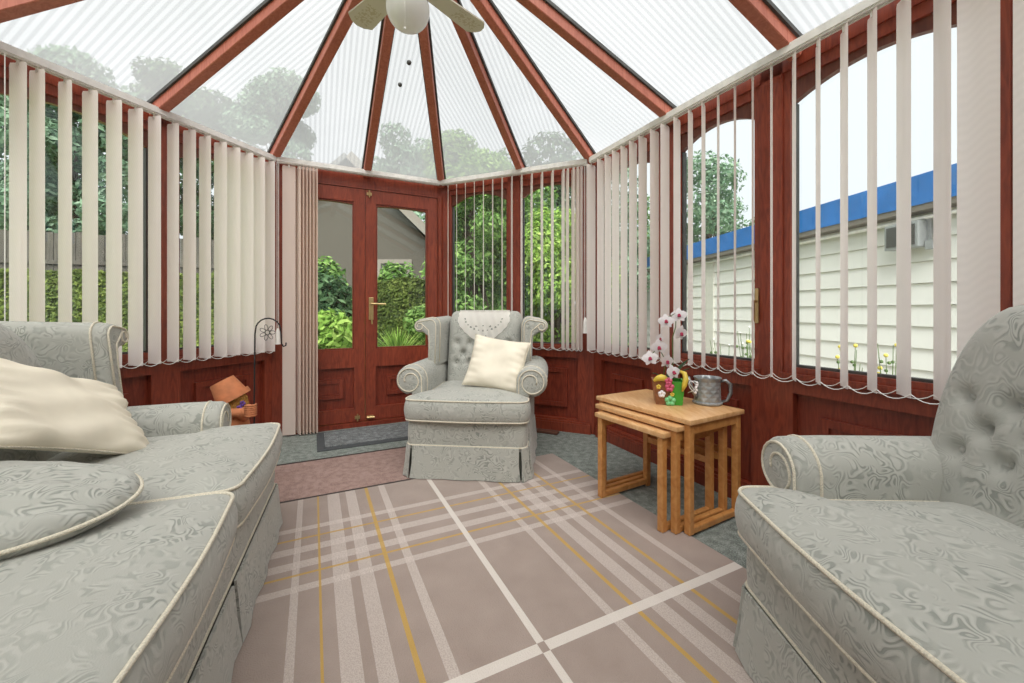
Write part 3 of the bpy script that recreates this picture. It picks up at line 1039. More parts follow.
def scroll_part(parent, name, s, inner, panel, z0, cx, cz, r, y0, y1, lean=0., mat=None, seam=.06, rise=0.):
    inner = cx - r
    prof = resample(scroll_profile(inner, panel, z0, cx, cz, r), .03)
    mx = sum(p[0] for p in prof) / len(prof); mz = sum(p[1] for p in prof) / len(prof)
    bm = BM()
    rings = []
    stns = [(y0, .018), (y0 + .006, .006), (y0 + .016, 0.0), (y0 + .06, -.002)]
    K = 7
    for i in range(1, K + 1): stns.append((y0 + .06 + (y1 - y0 - .06) * i / K, -.004 if i < K else .0))
    for y, ins in stns:
        ring = []
        for i, (x, z) in enumerate(prof):
            a = Vector(prof[i - 1]); b = Vector(prof[(i + 1) % len(prof)])
            t = (b - a)
            nn = Vector((-t.y, t.x))
            if nn.length > 0: nn.normalize()
            xx, zz_ = x - nn.x * ins, z - nn.y * ins
            q = (y - y0) / max(.01, (y1 - y0))
            zz_ += rise * q * max(0, (z - z0) / (cz - z0))
            ring.append((s * xx, y + lean * (zz_ - z0), zz_))
        rings.append(ring)
    loft(bm, rings)
    part = obj(name, bm, mat, parent, smooth=60)
    # piping: outline into a spiral on the face, and a seam behind it
    bm = BM()
    pp = [(inner + .014, z0 + .01), (inner + .014, cz - r * .25)]
    for i in range(34):
        a = math.radians(186 - i * 17)
        rr = (r - .014) * (1 - .62 * max(0, i - 12) / 22)
        pp.append((cx + rr * math.cos(a), cz + rr * math.sin(a)))
    tube(bm, [(s * x, y0 - .001 + lean * (z - z0), z) for x, z in pp], .0042, 6)
    sp = [(inner - .002, z0 + .02), (inner - .002, cz - r * .25)]
    for i in range(18):
        a = math.radians(186 - i * 14)
        sp.append((cx + (r + .002) * math.cos(a), cz + (r + .002) * math.sin(a)))
    tube(bm, [(s * x, y0 + seam + lean * (z - z0), z) for x, z in sp], .0042, 6)
    obj('piping', bm, M['piping'], part, smooth=180)
    return part

def cushion_loft(bm, outline, z0, z1, crown, bulge=.012):
    cx = sum(p[0] for p in outline) / len(outline); cy = sum(p[1] for p in outline) / len(outline)
    h = z1 - z0
    prof = [(.30, -.004), (.80, 0), (.975, .0), (1.0, .012)]
    n = 6
    side = [(1.0 + 0, .012 + (h - .024) * i / n) for i in range(n + 1)]
    rings = []
    def ring(s, z, out_=0., top=False):
        r = []
        m = len(outline)
        for i, p in enumerate(outline):
            a = Vector(outline[i - 1]); b = Vector(outline[(i + 1) % m]); t = b - a
            nn = Vector((t.y, -t.x));
            if nn.length > 0: nn.normalize()
            r.append((cx + (p[0] - cx) * s + nn.x * out_, cy + (p[1] - cy) * s + nn.y * out_, z0 + z))
        return r
    rings.append(ring(.25, 0)); rings.append(ring(.7, 0)); rings.append(ring(.96, 0))
    for i in range(n + 1):
        q = i / n
        rings.append(ring(1.0, .006 + (h - .012) * q, bulge * math.sin(PI * q) ** .8))
    for s, c in ((.975, .03), (.94, .20), (.86, .45), (.72, .72), (.5, .92), (.25, 1.0)):
        rings.append(ring(s, h + crown * c))
    loft(bm, rings)

def ccw(pts):
    a = sum(pts[i - 1][0] * pts[i][1] - pts[i][0] * pts[i - 1][1] for i in range(len(pts)))
    return pts if a > 0 else list(reversed(pts))

def sofa_suite(name, label, cat, loc, rz, wd, ncush, wings, rounded, mat, arm_z=.54, back_top=.96, group=None, back_rows=(.735, .665, .595), setback=0., wing_back=0., bw_add=.07, edge_=.10, yb_base=.13):
    root = thing(name, label, cat, (loc[0], loc[1], 0), rz, group)
    D = .80 + setback; yf, yb = -.40, .40 + setback
    hw_ = wd / 2
    inner = hw_ - .10
    zs = .33                                   # underside of the seat cushion
    # body
    ol = ccw(round_poly([(-hw_ + .008, yf + .01), (hw_ - .008, yf + .01), (hw_ - .008, yb), (-hw_ + .008, yb)], [.05, .05, .03, .03], 5))
    ol = resample(ol, .05)
    bm = BM()
    rings = []
    for z, s in ((.17, .99), (.19, 1.0), (.24, 1.006), (.29, 1.003), (.325, .99), (.33, .95)):
        rings.append([(p[0] * s, p[1] * (1 + (s - 1) * wd / D), z) for p in ol])
    loft(bm, rings)
    body = obj('seat_base', bm, mat, root, smooth=60)
    bm = BM()
    tube(bm, [(p[0] * 1.003, p[1] * 1.003, .193) for p in ol], .005, 6, True)
    obj('piping', bm, M['piping'], body, smooth=180)
    # skirt: four flared panels with kick pleats at the corners
    bm = BM()
    def panel(a, b, nrm, g=.012):
        a, b, nrm = Vector(a), Vector(b), Vector(nrm)
        d = (b - a).normalized()
        n = max(4, int((b - a).length / .06))
        front, back = [], []
        for i in range(n + 1):
            p = a + (b - a) * (i / n)
            q = (i / n - .5) * 2
            wav = .003 * math.sin(i * 1.7)
            front.append([p + nrm * (.006 + .0) , p + nrm * (.014 + wav), p + nrm * (.024 + wav * 2) + d * (.010 * q)])
        zz_ = (.192, .10, .016)
        vo = [[bm.verts.new((c[j].x, c[j].y, zz_[j])) for j in range(3)] for c in front]
        vi = [[bm.verts.new((c[j].x - nrm.x * .007, c[j].y - nrm.y * .007, zz_[j])) for j in range(3)] for c in front]
        for i in range(n):
            for j in range(2):
                bm.faces.new((vo[i][j], vo[i + 1][j], vo[i + 1][j + 1], vo[i][j + 1]))
                bm.faces.new((vi[i][j], vi[i][j + 1], vi[i + 1][j + 1], vi[i + 1][j]))
            bm.faces.new((vo[i][2], vo[i + 1][2], vi[i + 1][2], vi[i][2]))
            bm.faces.new((vo[i][0], vi[i][0], vi[i + 1][0], vo[i + 1][0]))
        for i in (0, n):
            for j in range(2): bm.faces.new((vo[i][j], vo[i][j + 1], vi[i][j + 1], vi[i][j]))
    gap = .05
    if ncush == 1: panel((-hw_ + gap, yf), (hw_ - gap, yf), (0, -1))
    else:
        panel((-hw_ + gap, yf), (-.012, yf), (0, -1)); panel((.012, yf), (hw_ - gap, yf), (0, -1))
    panel((hw_ - gap + .012, yf + .003), (hw_ - .004, yf + .04), (.7, -.7))
    panel((-hw_ + .004, yf + .04), (-hw_ + gap - .012, yf + .003), (-.7, -.7))
    panel((hw_, yf + gap + .004), (hw_, yb - .03), (1, 0))
    panel((-hw_, yb - .03), (-hw_, yf + gap + .004), (-1, 0))
    panel((hw_ - .03, yb), (-hw_ + .03, yb), (0, 1))
    sk = obj('skirt', bm, mat, root, smooth=60)
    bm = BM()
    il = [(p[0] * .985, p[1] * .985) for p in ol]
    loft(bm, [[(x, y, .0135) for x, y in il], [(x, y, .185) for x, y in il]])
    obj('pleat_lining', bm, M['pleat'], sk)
    # seat cushions, T-shaped round the arm fronts
    cw = wd / ncush
    for c in range(ncush):
        x0, x1 = -hw_ + c * cw, -hw_ + (c + 1) * cw
        l_end, r_end = c == 0, c == ncush - 1
        g = .003
        fx0, fx1 = x0 + (0 if l_end else g), x1 - (0 if r_end else g)
        bx0, bx1 = (x0 + .078 if l_end else fx0), (x1 - .078 if r_end else fx1)
        fy, ay, by = yf - .02, -.285 + setback, .20 + setback
        pts, rad = [], []
        pts += [(fx0, fy + .012), ((fx0 + fx1) / 2, fy - .012), (fx1, fy + .012)]; rad += [.055, .3, .055]
        if r_end: pts += [(fx1, ay), (bx1, ay)]; rad += [.03, .01]
        pts += [(bx1, by), (bx0, by)]; rad += [.04, .04]
        if l_end: pts += [(bx0, ay), (fx0, ay)]; rad += [.01, .03]
        o_ = resample(ccw(round_poly(pts, rad, 6)), .03)
        bm = BM(); cushion_loft(bm, o_, zs, .455, .035)
        cu = obj('seat_cushion', bm, mat, root, smooth=70)
        bm = BM()
        tube(bm, [(p[0], p[1], zs + .008) for p in o_], .005, 6, True)
        tube(bm, [(p[0], p[1], .453) for p in o_], .005, 6, True)
        obj('piping', bm, M['piping'], cu, smooth=180)
    # arms
    for s in (-1, 1):
        scroll_part(root, 'arm', s, inner, hw_ + .0, .195, hw_ + .012, arm_z, .088, -.275 + setback, .37 + setback, 0, mat)
        if wings:
            wing_part(root, s, inner + .035, hw_ + .105, arm_z + .05, .912, .03 + setback + wing_back, .38 + setback, .10, mat)
    # back
    bw = inner + (.012 if wings else bw_add)
    z0 = .40
    hts = back_top - z0
    lean = .16
    yb0 = yb_base + setback
    btn = []
    ncol = max(4, int(round(bw * 2 / .115)))
    for r, z in enumerate(back_rows):
        off = 0 if r % 2 == 0 else .5
        k = ncol if r % 2 == 0 else ncol - 1
        for i in range(k):
            btn.append(((i + .5 + off - ncol / 2) * (bw * 1.75 / ncol), z))
    def half(z):
        q = (z - z0) / hts
        rr = .10 if not rounded else .34
        zr = back_top - rr * hts / .56
        if z <= zr: return bw
        u = min(1., (z - zr) / (back_top - zr))
        if rounded: return bw * (1 - .42 * (1 - math.sqrt(max(0, 1 - u * u))))
        return bw * (1 - .16 * (1 - math.sqrt(max(0, 1 - u * u))))
    def front(sx_, z):
        x = sx_ * half(z)
        q = (z - z0) / hts
        edge = max(0, 1 - abs(sx_) ** 6) ** .5
        tope = max(0., 1 - max(0, q - .80) ** 2 / .04) ** .5 if q > .8 else 1.
        y = yb0 + lean * (z - z0) + edge_ - edge_ * min(edge, 1) * (.25 + .75 * tope) - .012 * math.cos(q * 2.2)
        for bx_, bz in btn:
            d2 = ((x - bx_) ** 2 + (z - bz) ** 2)
            y += .026 * math.exp(-d2 / (2 * .017 ** 2)) - .006 * math.exp(-d2 / (2 * .05 ** 2)) * 0
            # diagonal folds
            for bx2, bz2 in btn:
                if 0 < bz2 - bz < .09 and abs(bx2 - bx_) < .11:
                    tx, tz = bx2 - bx_, bz2 - bz
                    L2 = tx * tx + tz * tz
                    t_ = max(0, min(1, ((x - bx_) * tx + (z - bz) * tz) / L2))
                    dd = (x - bx_ - tx * t_) ** 2 + (z - bz - tz * t_) ** 2
                    y += .007 * math.exp(-dd / (2 * .008 ** 2))
        return Vector((x, y, z))
    nx, nzr = max(44, int(bw * 2 / .012)), 52
    bm = BM()
    gr = []
    for j in range(nzr + 1):
        z = z0 + hts * j / nzr
        gr.append([bm.verts.new(front(-1 + 2 * i / nx, z)) for i in range(nx + 1)])
    bk = []
    for j in range(nzr + 1):
        z = z0 + hts * j / nzr
        bk.append([bm.verts.new((half(z) * (-1 + 2 * i / nx), yb0 + lean * (z - z0) + .19 - .05 * max(0, (j / nzr - .9)) * 10 * .6, z)) for i in (0, nx)])
    for j in range(nzr):
        for i in range(nx): bm.faces.new((gr[j][i], gr[j][i + 1], gr[j + 1][i + 1], gr[j + 1][i]))
        bm.faces.new((gr[j][0], gr[j + 1][0], bk[j + 1][0], bk[j][0]))
        bm.faces.new((gr[j][nx], bk[j][1], bk[j + 1][1], gr[j + 1][nx]))
        bm.faces.new((bk[j][0], bk[j + 1][0], bk[j + 1][1], bk[j][1]))
    bm.faces.new([gr[nzr][i] for i in range(nx + 1)] + [bk[nzr][1], bk[nzr][0]])
    bm.faces.new([gr[0][i] for i in range(nx, -1, -1)] + [bk[0][0], bk[0][1]])
    back = obj('backrest', bm, mat, root, smooth=55)
    for bx_, bz in btn:
        h_ = half(bz)
        p = front(bx_ / h_, bz)
        bm = BM(); ball(bm, (p.x, p.y - .001, p.z), .010, 8, 6)
        obj('button', bm, mat, back, smooth=180)
    root['_'] = 0
    del root['_']
    return root, front, half

GR = 'matching sage damask suite with cream piping'
ch, ch_front, ch_half = sofa_suite('wing_armchair', 'sage wing armchair in front of the bay windows with lace cloth and cream cushion', 'armchair', (-.225, 2.68), -.10, .71, 1, True, False, M['damask'])
sfd = V2(.365, -.931).normalized()            # along the sofa front, toward the camera
sfn = V2(.931, .365).normalized()             # facing into the room
far = V2(-1.058, 1.835)
sc_ = far + sfd * .745 - sfn * .40
sf, sf_front, sf_half = sofa_suite('two_seat_sofa', 'pale sage damask sofa on the left carrying two loose cushions', 'sofa', (sc_.x, sc_.y), math.atan2(sfn.x, -sfn.y), 1.49, 2, True, True, M['damask'], .478, setback=.08, wing_back=.03)
ra, ra_front, ra_half = sofa_suite('scroll_arm_armchair', 'large sage damask armchair without wings on the right of the rug', 'armchair', (1.035, .80), math.atan2(-1.0, -.03), .71, 1, False, True, M['damask'], .505, .98, bw_add=.11, edge_=.06, yb_base=.085)

# lace antimacassar over the centre chair's back
def lace():
    bm = BM()
    nx, ny = 64, 48
    def hwid(d):                                       # d: 0 at the top .. 1 at the tip
        if d < .30: return .185 - .003 * math.sin(d * 60)
        if d < .80:
            u = (d - .30) / .50
            return .185 - .130 * u ** 1.8 + .006 * abs(math.sin(u * PI * 4))
        u = (d - .80) / .20
        return .050 * math.sqrt(max(0.02, 1 - u * u)) + .003
    drop = .30
    holes = []
    for k in range(13):
        a = PI * (k + .5) / 13
        holes.append((-.128 * math.cos(a) * 1.05, .06 + .095 * math.sin(a)))
    holes += [(-.02, .195), (.02, .195), (0, .21), (0, .12), (-.05, .125), (.05, .125)]
    g = []
    ztop = .955
    # over the top: first rows lie on the top of the back
    for j in range(ny + 1):
        d = j / ny
        row = []
        for i in range(nx + 1):
            s = -1 + 2 * i / nx
            x = s * hwid(d) + .0 
            dd = d * drop
            if dd < .03:
                q = dd / .03
                p = ch_front(x / ch_half(.95), .955)
                back = ch_front(x / ch_half(.95), .955)
                p = Vector((x, back.y + .06 * (1 - q), .966))
            else:
                z = .966 - (dd - .03)
                zc = min(z, .953)
                p = ch_front(x / ch_half(zc), zc)
                p.y = p.y - .007 - .002 * math.sin(x * 120 + z * 40)
                p.z = z
            row.append((bm.verts.new(p), x, dd))
        g.append(row)
    for j in range(ny):
        for i in range(nx):
            q = [g[j][i], g[j][i + 1], g[j + 1][i + 1], g[j + 1][i]]
            mx_ = sum(a[1] for a in q) / 4; md = sum(a[2] for a in q) / 4
            if any((mx_ - hx) ** 2 + (md - hd - .02) ** 2 < .0058 ** 2 for hx, hd in holes): continue
            bm.faces.new([a[0] for a in q])
    bmesh.ops.solidify(bm, geom=list(bm.faces), thickness=.002)
    o = obj('antimacassar', bm, M['lace'], loc=(-.225, 2.68, 0), rot=(0, 0, -.10), smooth=50)
    tag(o, 'white cutwork lace cloth hanging over the top of the wing armchair', 'antimacassar')
lace()

def pillow(name, w, h, th, mat, label, cat, mtx, pip=None, pinch=.10, wr=.006, seed=1, round_=False):
    """square pillow, local x width, local z height, local y thickness"""
    rnd = random.Random(seed)
    ph = [rnd.uniform(0, 6.28) for _ in range(8)]
    n = 34
    bm = BM()
    def P(i, j, s):
        u, v = -1 + 2 * i / n, -1 + 2 * j / n
        if round_:
            # square -> disc
            x = u * math.sqrt(max(0, 1 - v * v / 2)); z = v * math.sqrt(max(0, 1 - u * u / 2))
            e = max(0, 1 - (x * x + z * z)) ** .5
        else:
            e = (max(0, 1 - u ** 4) * max(0, 1 - v ** 4)) ** .55
            x = u * (1 - pinch * (1 - u * u * .0) * (1 - v * v) * abs(u) ** 3 * .8)
            z = v * (1 - pinch * (1 - u * u) * abs(v) ** 3 * .8)
        k = wr * (math.sin(5 * u + 3 * v + ph[0]) + math.sin(9 * v - 4 * u + ph[1]) * .6 + math.sin(14 * u * v + ph[2]) * .5) * min(1, e * 1.5)
        k += wr * 1.5 * math.sin(24 * v + 3 * u + ph[3]) * max(0, abs(u) - .35) * min(1, e * 2)
        return Vector((x * w / 2, s * (th / 2) * e + (k if s < 0 else 0), z * h / 2))
    f = [[None] * (n + 1) for _ in range(n + 1)]; b = [[None] * (n + 1) for _ in range(n + 1)]
    for i in range(n + 1):
        for j in range(n + 1):
            f[i][j] = bm.verts.new(P(i, j, -1))
            if i in (0, n) or j in (0, n): b[i][j] = f[i][j]
            else: b[i][j] = bm.verts.new(P(i, j, 1))
    for i in range(n):
        for j in range(n):
            bm.faces.new((f[i][j], f[i + 1][j], f[i + 1][j + 1], f[i][j + 1]))
            try: bm.faces.new((b[i][j], b[i][j + 1], b[i + 1][j + 1], b[i + 1][j]))
            except ValueError: pass
    edge = [P(i, 0, -1) for i in range(n)] + [P(n, j, -1) for j in range(n)] + [P(i, n, -1) for i in range(n, 0, -1)] + [P(0, j, -1) for j in range(n, 0, -1)]
    o = obj(name, bm, mat, smooth=80)
    o.matrix_world = mtx
    tag(o, label, cat)
    if pip:
        bm = BM(); tube(bm, edge, pip[0], 6, True)
        obj('piping', bm, pip[1], o, smooth=180)
    return o

def frame(c, yaw, pitch, roll):
    """yaw: facing of local -y (0 = toward -Y world), pitch: lean back, roll: turn in the pillow's own plane"""
    return Matrix.Translation(c) @ Matrix.Rotation(yaw, 4, 'Z') @ Matrix.Rotation(-pitch, 4, 'X') @ Matrix.Rotation(roll, 4, 'Y')

pillow('scatter_cushion', .37, .34, .11, M['cream_cushion'], 'cream square cushion leaning on the wing armchair under the lace', 'cushion',
       frame((-.095, 2.545, .63), -.15, math.radians(24), math.radians(9)), (.003, M['piping']), .10, .004, 3)
pillow('scatter_cushion', .54, .35, .085, M['cream_cushion'], 'large cream cushion propped on the far seat of the sofa', 'cushion',
       frame((-1.385, 1.245, .655), math.radians(111), math.radians(40), math.radians(30)), (.003, M['piping']), .10, .007, 5)
pillow('scatter_cushion', .62, .41, .135, M['damask'], 'plump sage damask cushion lying on the near seat of the sofa', 'cushion',
       frame((-1.18, .86, .525), math.radians(15), math.radians(84), math.radians(0)), (.005, M['piping']), .0, .005, 9, True)

# ------------------------------------------------------------------ nest of three oak tables
TU = V2(-.503, .864)                # from the near right corner toward the far left corner
TVn = V2(.864, .503)                # from the room toward the wall
def oak_table(label, corner, length, depth, h, grp='nest of three oak tables'):
    ang = math.atan2(-TU.y, -TU.x)
    root = thing('nesting_table', label, 'side table', (corner.x, corner.y, 0), 0, grp)
    def pt(a, b, z):
        q = corner + TU * a + TVn * b
        return Vector((q.x, q.y, z))
    def bx(bm, a0, a1, b0, b1, z0, z1):
        hull8(bm, [pt(a0, b0, z0), pt(a1, b0, z0), pt(a1, b1, z0), pt(a0, b1, z0), pt(a0, b0, z1), pt(a1, b0, z1), pt(a1, b1, z1), pt(a0, b1, z1)])
    bm = BM(); bx(bm, -.012, length + .012, -.01, depth + .01, h - .022, h); bevel(bm, .005, 2)
    obj('tabletop', bm, M['oak_top'], root, world=True, smooth=40)
    L = .030
    for a0 in (0, length - L):
        for b0 in (0, depth - L):
            bm = BM(); qf = corner + TU * (a0 + L / 2) + TVn * (b0 + L / 2) - RO
            bx(bm, a0, a0 + L, b0, b0 + L, .0125 if qf.dot(RV) > -.03 else .0005, h - .022); bevel(bm, .003, 1)
            obj('leg', bm, M['oak'], root, world=True)
        bm = BM(); bx(bm, a0 + .003, a0 + L - .003, L, depth - L, 0.0125, .040); bevel(bm, .003, 1)
        obj('foot_runner', bm, M['oak'], root, world=True)
        bm = BM(); bx(bm, a0 + .004, a0 + L - .004, L, depth - L, h - .065, h - .022)
        obj('end_rail', bm, M['oak'], root, world=True)
    bm = BM(); bx(bm, L, length - L, depth - L + .004, depth - .004, h - .065, h - .022)
    bx(bm, L, length - L, depth - L + .004, depth - .004, h * .55, h * .55 + .03)
    obj('back_rail', bm, M['oak'], root, world=True)
    return root
Z1 = .503
c1 = V2(.747, 1.70)
oak_table('largest oak table of the nest, carrying the orchid planter and metal jug', c1, .555, .37, Z1)
c2_ = c1 + TU * .037 - TVn * .040
oak_table('middle oak table of the nest, tucked between the largest and smallest', c2_, .480, .365, .472)
c3_ = c1 + TU * .074 - TVn * .080
oak_table('smallest oak table of the nest, pulled out furthest onto the rug', c3_, .404, .36, .441)

# ------------------------------------------------------------------ orchid planter and jug
def orchid():
    base = Vector((.775, 2.015, Z1 + .0008))
    root = thing('orchid_planter', 'fruit-decorated green and brown planter with white artificial orchids on the oak table', 'potted orchid', base)
    ang = math.radians(-14)
    R = Matrix.Rotation(ang, 4, 'Z')
    w0, w1, hgt = .060, .070, .115
    def shell(sgn, m, name):
        bm = BM()
        # half box planter: brown left half, green right half
        x0, x1 = (-1.0, .18) if sgn < 0 else (.18, 1.0)
        rings = []
        for z, w in ((0, w0), (.01, w0 + .002), (hgt - .012, w1), (hgt, w1 + .004), (hgt, w1 - .006), (hgt - .05, w1 - .012)):
            rings.append([R @ Vector((x0 * w, -w * .8, z)), R @ Vector((x1 * w, -w * .8, z)), R @ Vector((x1 * w, w * .8, z)), R @ Vector((x0 * w, w * .8, z))])
        loft(bm, rings)
        return obj(name, bm, m, root, smooth=30)
    shell(-1, M['pot_brown'], 'brown_pot_half'); shell(1, M['pot_green'], 'green_pot_half')
    bm = BM()
    tube(bm, [R @ Vector((-.072 + .012 * i, -.062 + .004 * (i % 2), hgt + .0 + .018 * math.sin(i / 6 * PI))) for i in range(7)], [.006, .012, .016, .017, .016, .011, .004], 8)
    obj('yellow_fruit', bm, M['pot_yellow'], root, smooth=180)
    bm = BM()
    tube(bm, [R @ Vector((.058, -.06, .07)), R @ Vector((.066, -.066, .10)), R @ Vector((.074, -.062, .13)), R @ Vector((.070, -.05, .155)), R @ Vector((.05, -.04, .165))], [.004, .012, .014, .012, .005], 8)
    obj('banana_handle', bm, M['pot_yellow'], root, smooth=180)
    for (x, z, m, r) in ((-.035, .05, 'petal', .018), (.0, .085, 'pot_pink', .022), (-.005, .115, 'pot_pink', .018), (.012, .05, 'pot_yellow', .011), (.004, .018, 'pot_mint', .026), (-.05, .085, 'pot_yellow', .012)):
        bm = BM()
        for k in range(5):
            a = 2 * PI * k / 5 + .3
            ball(bm, R @ Vector((x + r * .55 * math.cos(a), -.057 - .012 * z / .1, z + r * .55 * math.sin(a) + .004)), r * .5, 8, 5)
        obj('moulded_flower', bm, M[m], root, smooth=180)
    # leaves
    for k, (dx, dy, dz) in enumerate(((.10, -.02, .13), (-.07, .03, .10), (.05, .08, .12), (.12, .03, .17), (-.03, -.06, .09))):
        bm = BM()
        n = 8
        rows = []
        for i in range(n + 1):
            t = i / n
            c = Vector((dx * t, dy * t, hgt - .02 + dz * t - .05 * t * t))
            wd = .014 * math.sin(PI * min(1, t * .93 + .05)) + .001
            sdv = Vector((-dy, dx, 0)).normalized()
            rows.append([c + sdv * wd, c + Vector((0, 0, -.004)), c - sdv * wd])
        loft(bm, rows, False, False)
        bmesh.ops.solidify(bm, geom=list(bm.faces), thickness=.0015)
        obj('leaf', bm, M['leaf_dark'], root, smooth=60)
    def at(px, py, y):
        return Vector(((px - 512) / F * y, y, EYE - (py - 311) / F * y)) - base
    fl_ = [(666, 321, 1.985), (679, 315, 2.0), (681, 333, 1.99), (659, 347, 1.96), (650, 358, 1.95), (667, 361, 1.955), (673, 372, 1.95), (660, 338, 2.0)]
    pos = [at(*a) for a in fl_]
    bm = BM()
    tube(bm, [Vector((0.01, 0, .06)), Vector((.03, .01, .2)), pos[2] + Vector((-.035, .02, -.03)), pos[2] + Vector((-.02, .015, .03)), pos[1] + Vector((-.01, .012, .01)), pos[0] + Vector((0, .012, .01))], .0025, 6)
    tube(bm, [Vector((-.01, 0, .06)), Vector((-.02, .0, .14)), pos[5] + Vector((0, .015, .0)), pos[3] + Vector((.0, .012, .0)), pos[4] + Vector((0, .012, 0))], .0025, 6)
    tube(bm, [Vector((0, 0, .06)), pos[6] + Vector((0, .012, 0))], .0025, 6)
    obj('stem', bm, M['stem'], root, smooth=180)
    rnd = random.Random(4)
    for i, p in enumerate(pos):
        bm = BM()
        yaw = rnd.uniform(-.5, .5); pit = rnd.uniform(-.4, .3); rol = rnd.uniform(-.3, .3)
        Rm = Matrix.Translation(p) @ Matrix.Rotation(yaw, 4, 'Z') @ Matrix.Rotation(pit, 4, 'X') @ Matrix.Rotation(rol, 4, 'Y')
        sc = .037 if i < 7 else .022
        def petal(a, L, wd, tilt, m):
            rows = []
            for k in range(6):
                t = k / 5
                r = L * (.08 + .92 * t)
                w_ = wd * math.sin(PI * (t * .86 + .10)) + .0006
                row = []
                for s in (-1, 0, 1):
                    x = math.cos(a) * r - math.sin(a) * w_ * s
                    z = math.sin(a) * r + math.cos(a) * w_ * s
                    y = -tilt * t * t * L + .12 * abs(s) * w_
                    row.append(Rm @ Vector((x, y, z)))
                rows.append(row)
            vs = loft(bm, rows, False, False, m)
        petal(PI * .03, sc * 1.05, sc * .55, .1, 0); petal(PI * .97, sc * 1.05, sc * .55, .1, 0)
        petal(PI / 2, sc * 1.05, sc * .36, -.1, 0); petal(-PI * .30, sc, sc * .32, -.1, 0); petal(-PI * .70, sc, sc * .32, -.1, 0)
        bmesh.ops.solidify(bm, geom=list(bm.faces), thickness=.0008)
        f = obj('flower', bm, M['petal'], root, smooth=70)
        bm = BM()
        for k, (x, y, z, r) in enumerate(((0, -.006, -.003, .0062), (.004, -.009, -.009, .004), (-.004, -.009, -.009, .004))):
            ball(bm, Rm @ Vector((x, y, z)), r * sc / .028, 8, 5)
        obj('flower_lip', bm, M['lip'], f, smooth=180)
orchid()

def jug():
    base = Vector((.965, 2.0, Z1 + .0008))
    root = thing('metal_jug', 'galvanised metal watering jug with handle on the oak table right of the planter', 'jug', base)
    bm = BM()
    lathe(bm, [(.064, 0), (.068, .004), (.068, .010), (.062, .014), (.060, .05), (.058, .10), (.058, .118), (.063, .126), (.064, .130), (.060, .130), (.055, .122), (.054, .03), (.02, .012)], 32)
    a = N('hammered_steel')
    v = a.coord('Object')
    sp = a.n('ShaderNodeSeparateXYZ', Vector=v)
    an = a.math('ARCTAN2', sp.outputs[1], sp.outputs[0])
    u1 = a.math('SINE', a.math('MULTIPLY_ADD', an, 9., a.math('MULTIPLY', sp.outputs[2], 170.)))
    u2 = a.math('SINE', a.math('MULTIPLY_ADD', an, 9., a.math('MULTIPLY', sp.outputs[2], -170.)))
    h = a.math('MAXIMUM', u1, u2)
    n = a.n('ShaderNodeTexNoise', Vector=v, Scale=40., Detail=3.)
    c = a.ramp(n.outputs['Fac'], [(.3, lin('#8f9396')), (.7, lin('#b4b8ba'))])
    hm = a.surf(a.principled(c.outputs[0], .42, .45, a.bump(h, .35, .004)).outputs[0])
    obj('body', bm, hm, root, smooth=40)
    bm = BM()
    pts = [Vector((.055, -.02, .112)), Vector((.075, -.03, .118)), Vector((.094, -.035, .10)), Vector((.096, -.036, .06)), Vector((.082, -.03, .02)), Vector((.06, -.02, .012))]
    rings = []
    for i, p in enumerate(pts):
        rings.append(p)
    tube(bm, rings, [.006, .008, .009, .009, .008, .006], 8)
    obj('handle', bm, M['steel'], root, smooth=180)
    bm = BM()
    tube(bm, [Vector((-.05, -.01, .03)), Vector((-.075, -.014, .06)), Vector((-.09, -.016, .10)), Vector((-.105, -.016, .13))], [.012, .009, .008, .012], 10)
    sp_ = obj('spout', bm, M['steel'], root, smooth=180)
    bm = BM()
    rnd = random.Random(3)
    pts = []
    for k in range(26):
        a_ = k * .9
        pts.append(Vector((-.085 + .022 * math.cos(a_), -.03 + .012 * math.sin(a_ * 1.3), .085 + .03 * math.sin(a_ * .7))))
    tube(bm, pts, .0022, 5)
    for k in range(5): ball(bm, (-.07 + .01 * rnd.uniform(-1, 1), -.035, .06 + .012 * k), .007, 8, 5)
    obj('ribbon_bow', bm, M['petal'], root, smooth=180)
jug()

